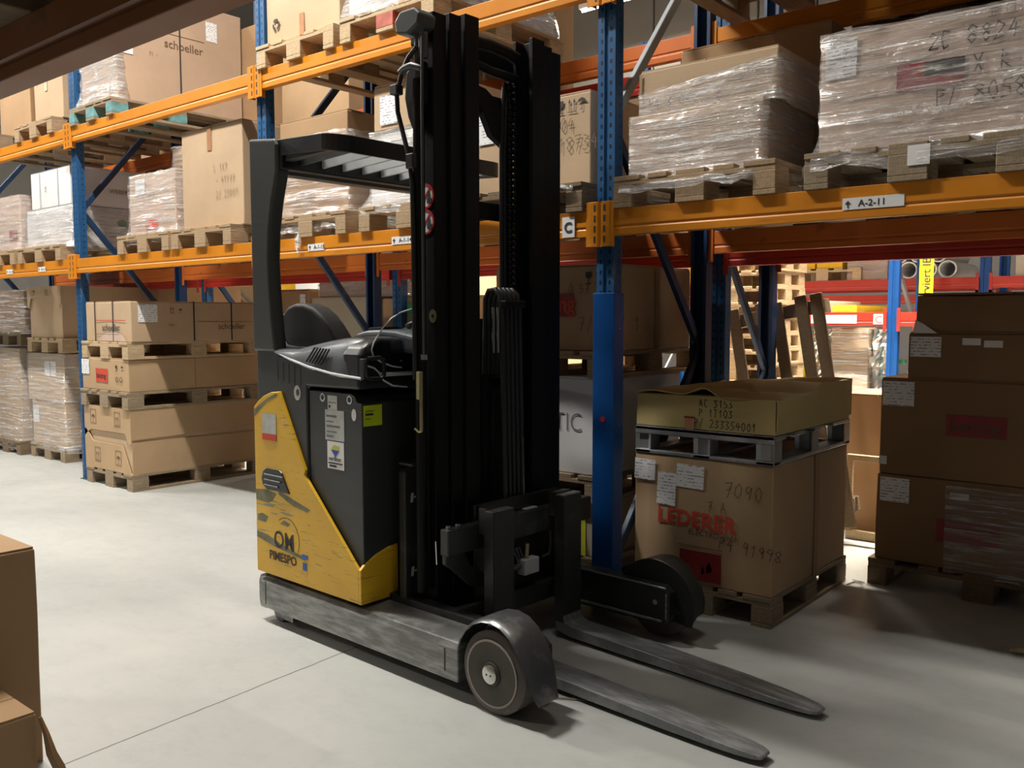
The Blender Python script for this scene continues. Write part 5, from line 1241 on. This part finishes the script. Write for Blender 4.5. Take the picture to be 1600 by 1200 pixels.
B().tube([(-.34,.64,.39),(-.34,.645,.45)], .010, 8).build('brass_fitting', 'brass', T, smooth=True)
for k in range(3): B().tube([(-.35,.56+.02*k,.44),(-.345,.58+.02*k,.39),(-.35,.60+.02*k,.35)], .005, 6).build('hydraulic_line', 'fender', T, smooth=True)
B().lathe([(0,.012),(.006,.012)], (-.343,.80,.235), 'x', 12).build('carriage_bolt', 'chrome', T)
B().box(-.385,-.36,.66,.74,.585,.60).build('carriage_stop', 'slat', T, .002, 1)
# hose bundle dropping to the carriage
for k in range(5):
    y = .60+k*.028
    B().tube([(-.43,y,.62),(-.44,y,1.1),(-.45,y,1.50),(-.46,y,1.555),(-.49,y,1.58),(-.53,y,1.575),(-.55,y,1.54),(-.56,y,1.2)], .012, 8).build('hose', 'plasticblack', T, smooth=True)
B().box(-.47,-.42,.59,.73,1.50,1.53).build('hose_guide', 'mast', T, .004, 1)
for yy_ in (.555, .585): B().tube([(-.46,yy_,1.30),(-.46,yy_,1.50)], .006, 8).build('chrome_rod', 'chrome', T, smooth=True)
# forks
def forkm(y0, skew):
    b = B(); rings = []
    # shank + blade swept in the x-z plane (outer side, inner side)
    w_ = .128
    st = [(-.240,.66,-.285,.66,1),(-.240,.30,-.287,.30,1),(-.240,.11,-.290,.07,1),(-.225,.078,-.280,.035,1),(-.19,.066,-.20,.018,1),(.20,.062,.20,.018,1),(.60,.052,.60,.017,.98),(.78,.044,.78,.017,.90),(.87,.039,.87,.017,.80),(.93,.035,.93,.018,.66),(.955,.032,.955,.020,.50),(.962,.028,.962,.022,.42)]
    for (xa, za, xb, zb, wf) in st:
        cy = y0+w_/2+(max(xa,-.24)+.24)*skew; h_ = w_/2*wf
        rings.append([b.bm.verts.new(p) for p in ((xa,cy-h_,za),(xa,cy+h_,za),(xb,cy+h_,zb),(xb,cy-h_,zb))])
    for p_, q_ in zip(rings, rings[1:]):
        for k in range(4): b.bm.faces.new([p_[k], p_[(k+1)%4], q_[(k+1)%4], q_[k]])
    b.bm.faces.new(rings[0]); b.bm.faces.new(rings[-1][::-1])
    f_o = b.build('fork', 'fork', T, .005, 3)
    B().box(-.335, -.286, y0+.01, y0+w_-.01, .55, .665).build('fork_hook', 'forkgrey', f_o, .006, 2)
    # shanks are painted
    B().box(-.2398, -.2375, y0+.002, y0+w_-.002, .11, .655).build('shank_paint', 'forkgrey', f_o)
    B().box(-.29, -.2385, y0-.0015, y0, .075, .655).build('shank_paint', 'forkgrey', f_o)
forkm(.318, -.030); forkm(.778, -.045)

# ================================================================== CAMERA
f_, yaw, pitch, roll, hc = 1388.08, -0.6932515, -0.0753356, -0.000941, 1.45805
fwd = Vector((math.sin(yaw)*math.cos(pitch), math.cos(yaw)*math.cos(pitch), math.sin(pitch)))
rgt = Vector((math.cos(yaw), -math.sin(yaw), 0)); upv = rgt.cross(fwd)
r2 = rgt*math.cos(roll)+upv*math.sin(roll); u2 = upv*math.cos(roll)-rgt*math.sin(roll)
cam = bpy.data.cameras.new('camera'); co = bpy.data.objects.new('camera', cam); C.objects.link(co)
mw = Matrix.Identity(4)
for i, c_ in enumerate((r2, u2, -fwd, Vector((0,0,hc)))):
    for j in range(3): mw[j][i] = c_[j]
co.matrix_world = mw
cam.sensor_width = 36; cam.sensor_fit = 'HORIZONTAL'; cam.lens = f_/1600*36; cam.clip_start = .05; cam.clip_end = 100
sc.camera = co
sc.view_settings.view_transform = 'Standard'; sc.view_settings.look = 'None'; sc.view_settings.gamma = 1; sc.view_settings.exposure = 0
try: sc.view_settings.use_curve_mapping = False
except Exception: pass
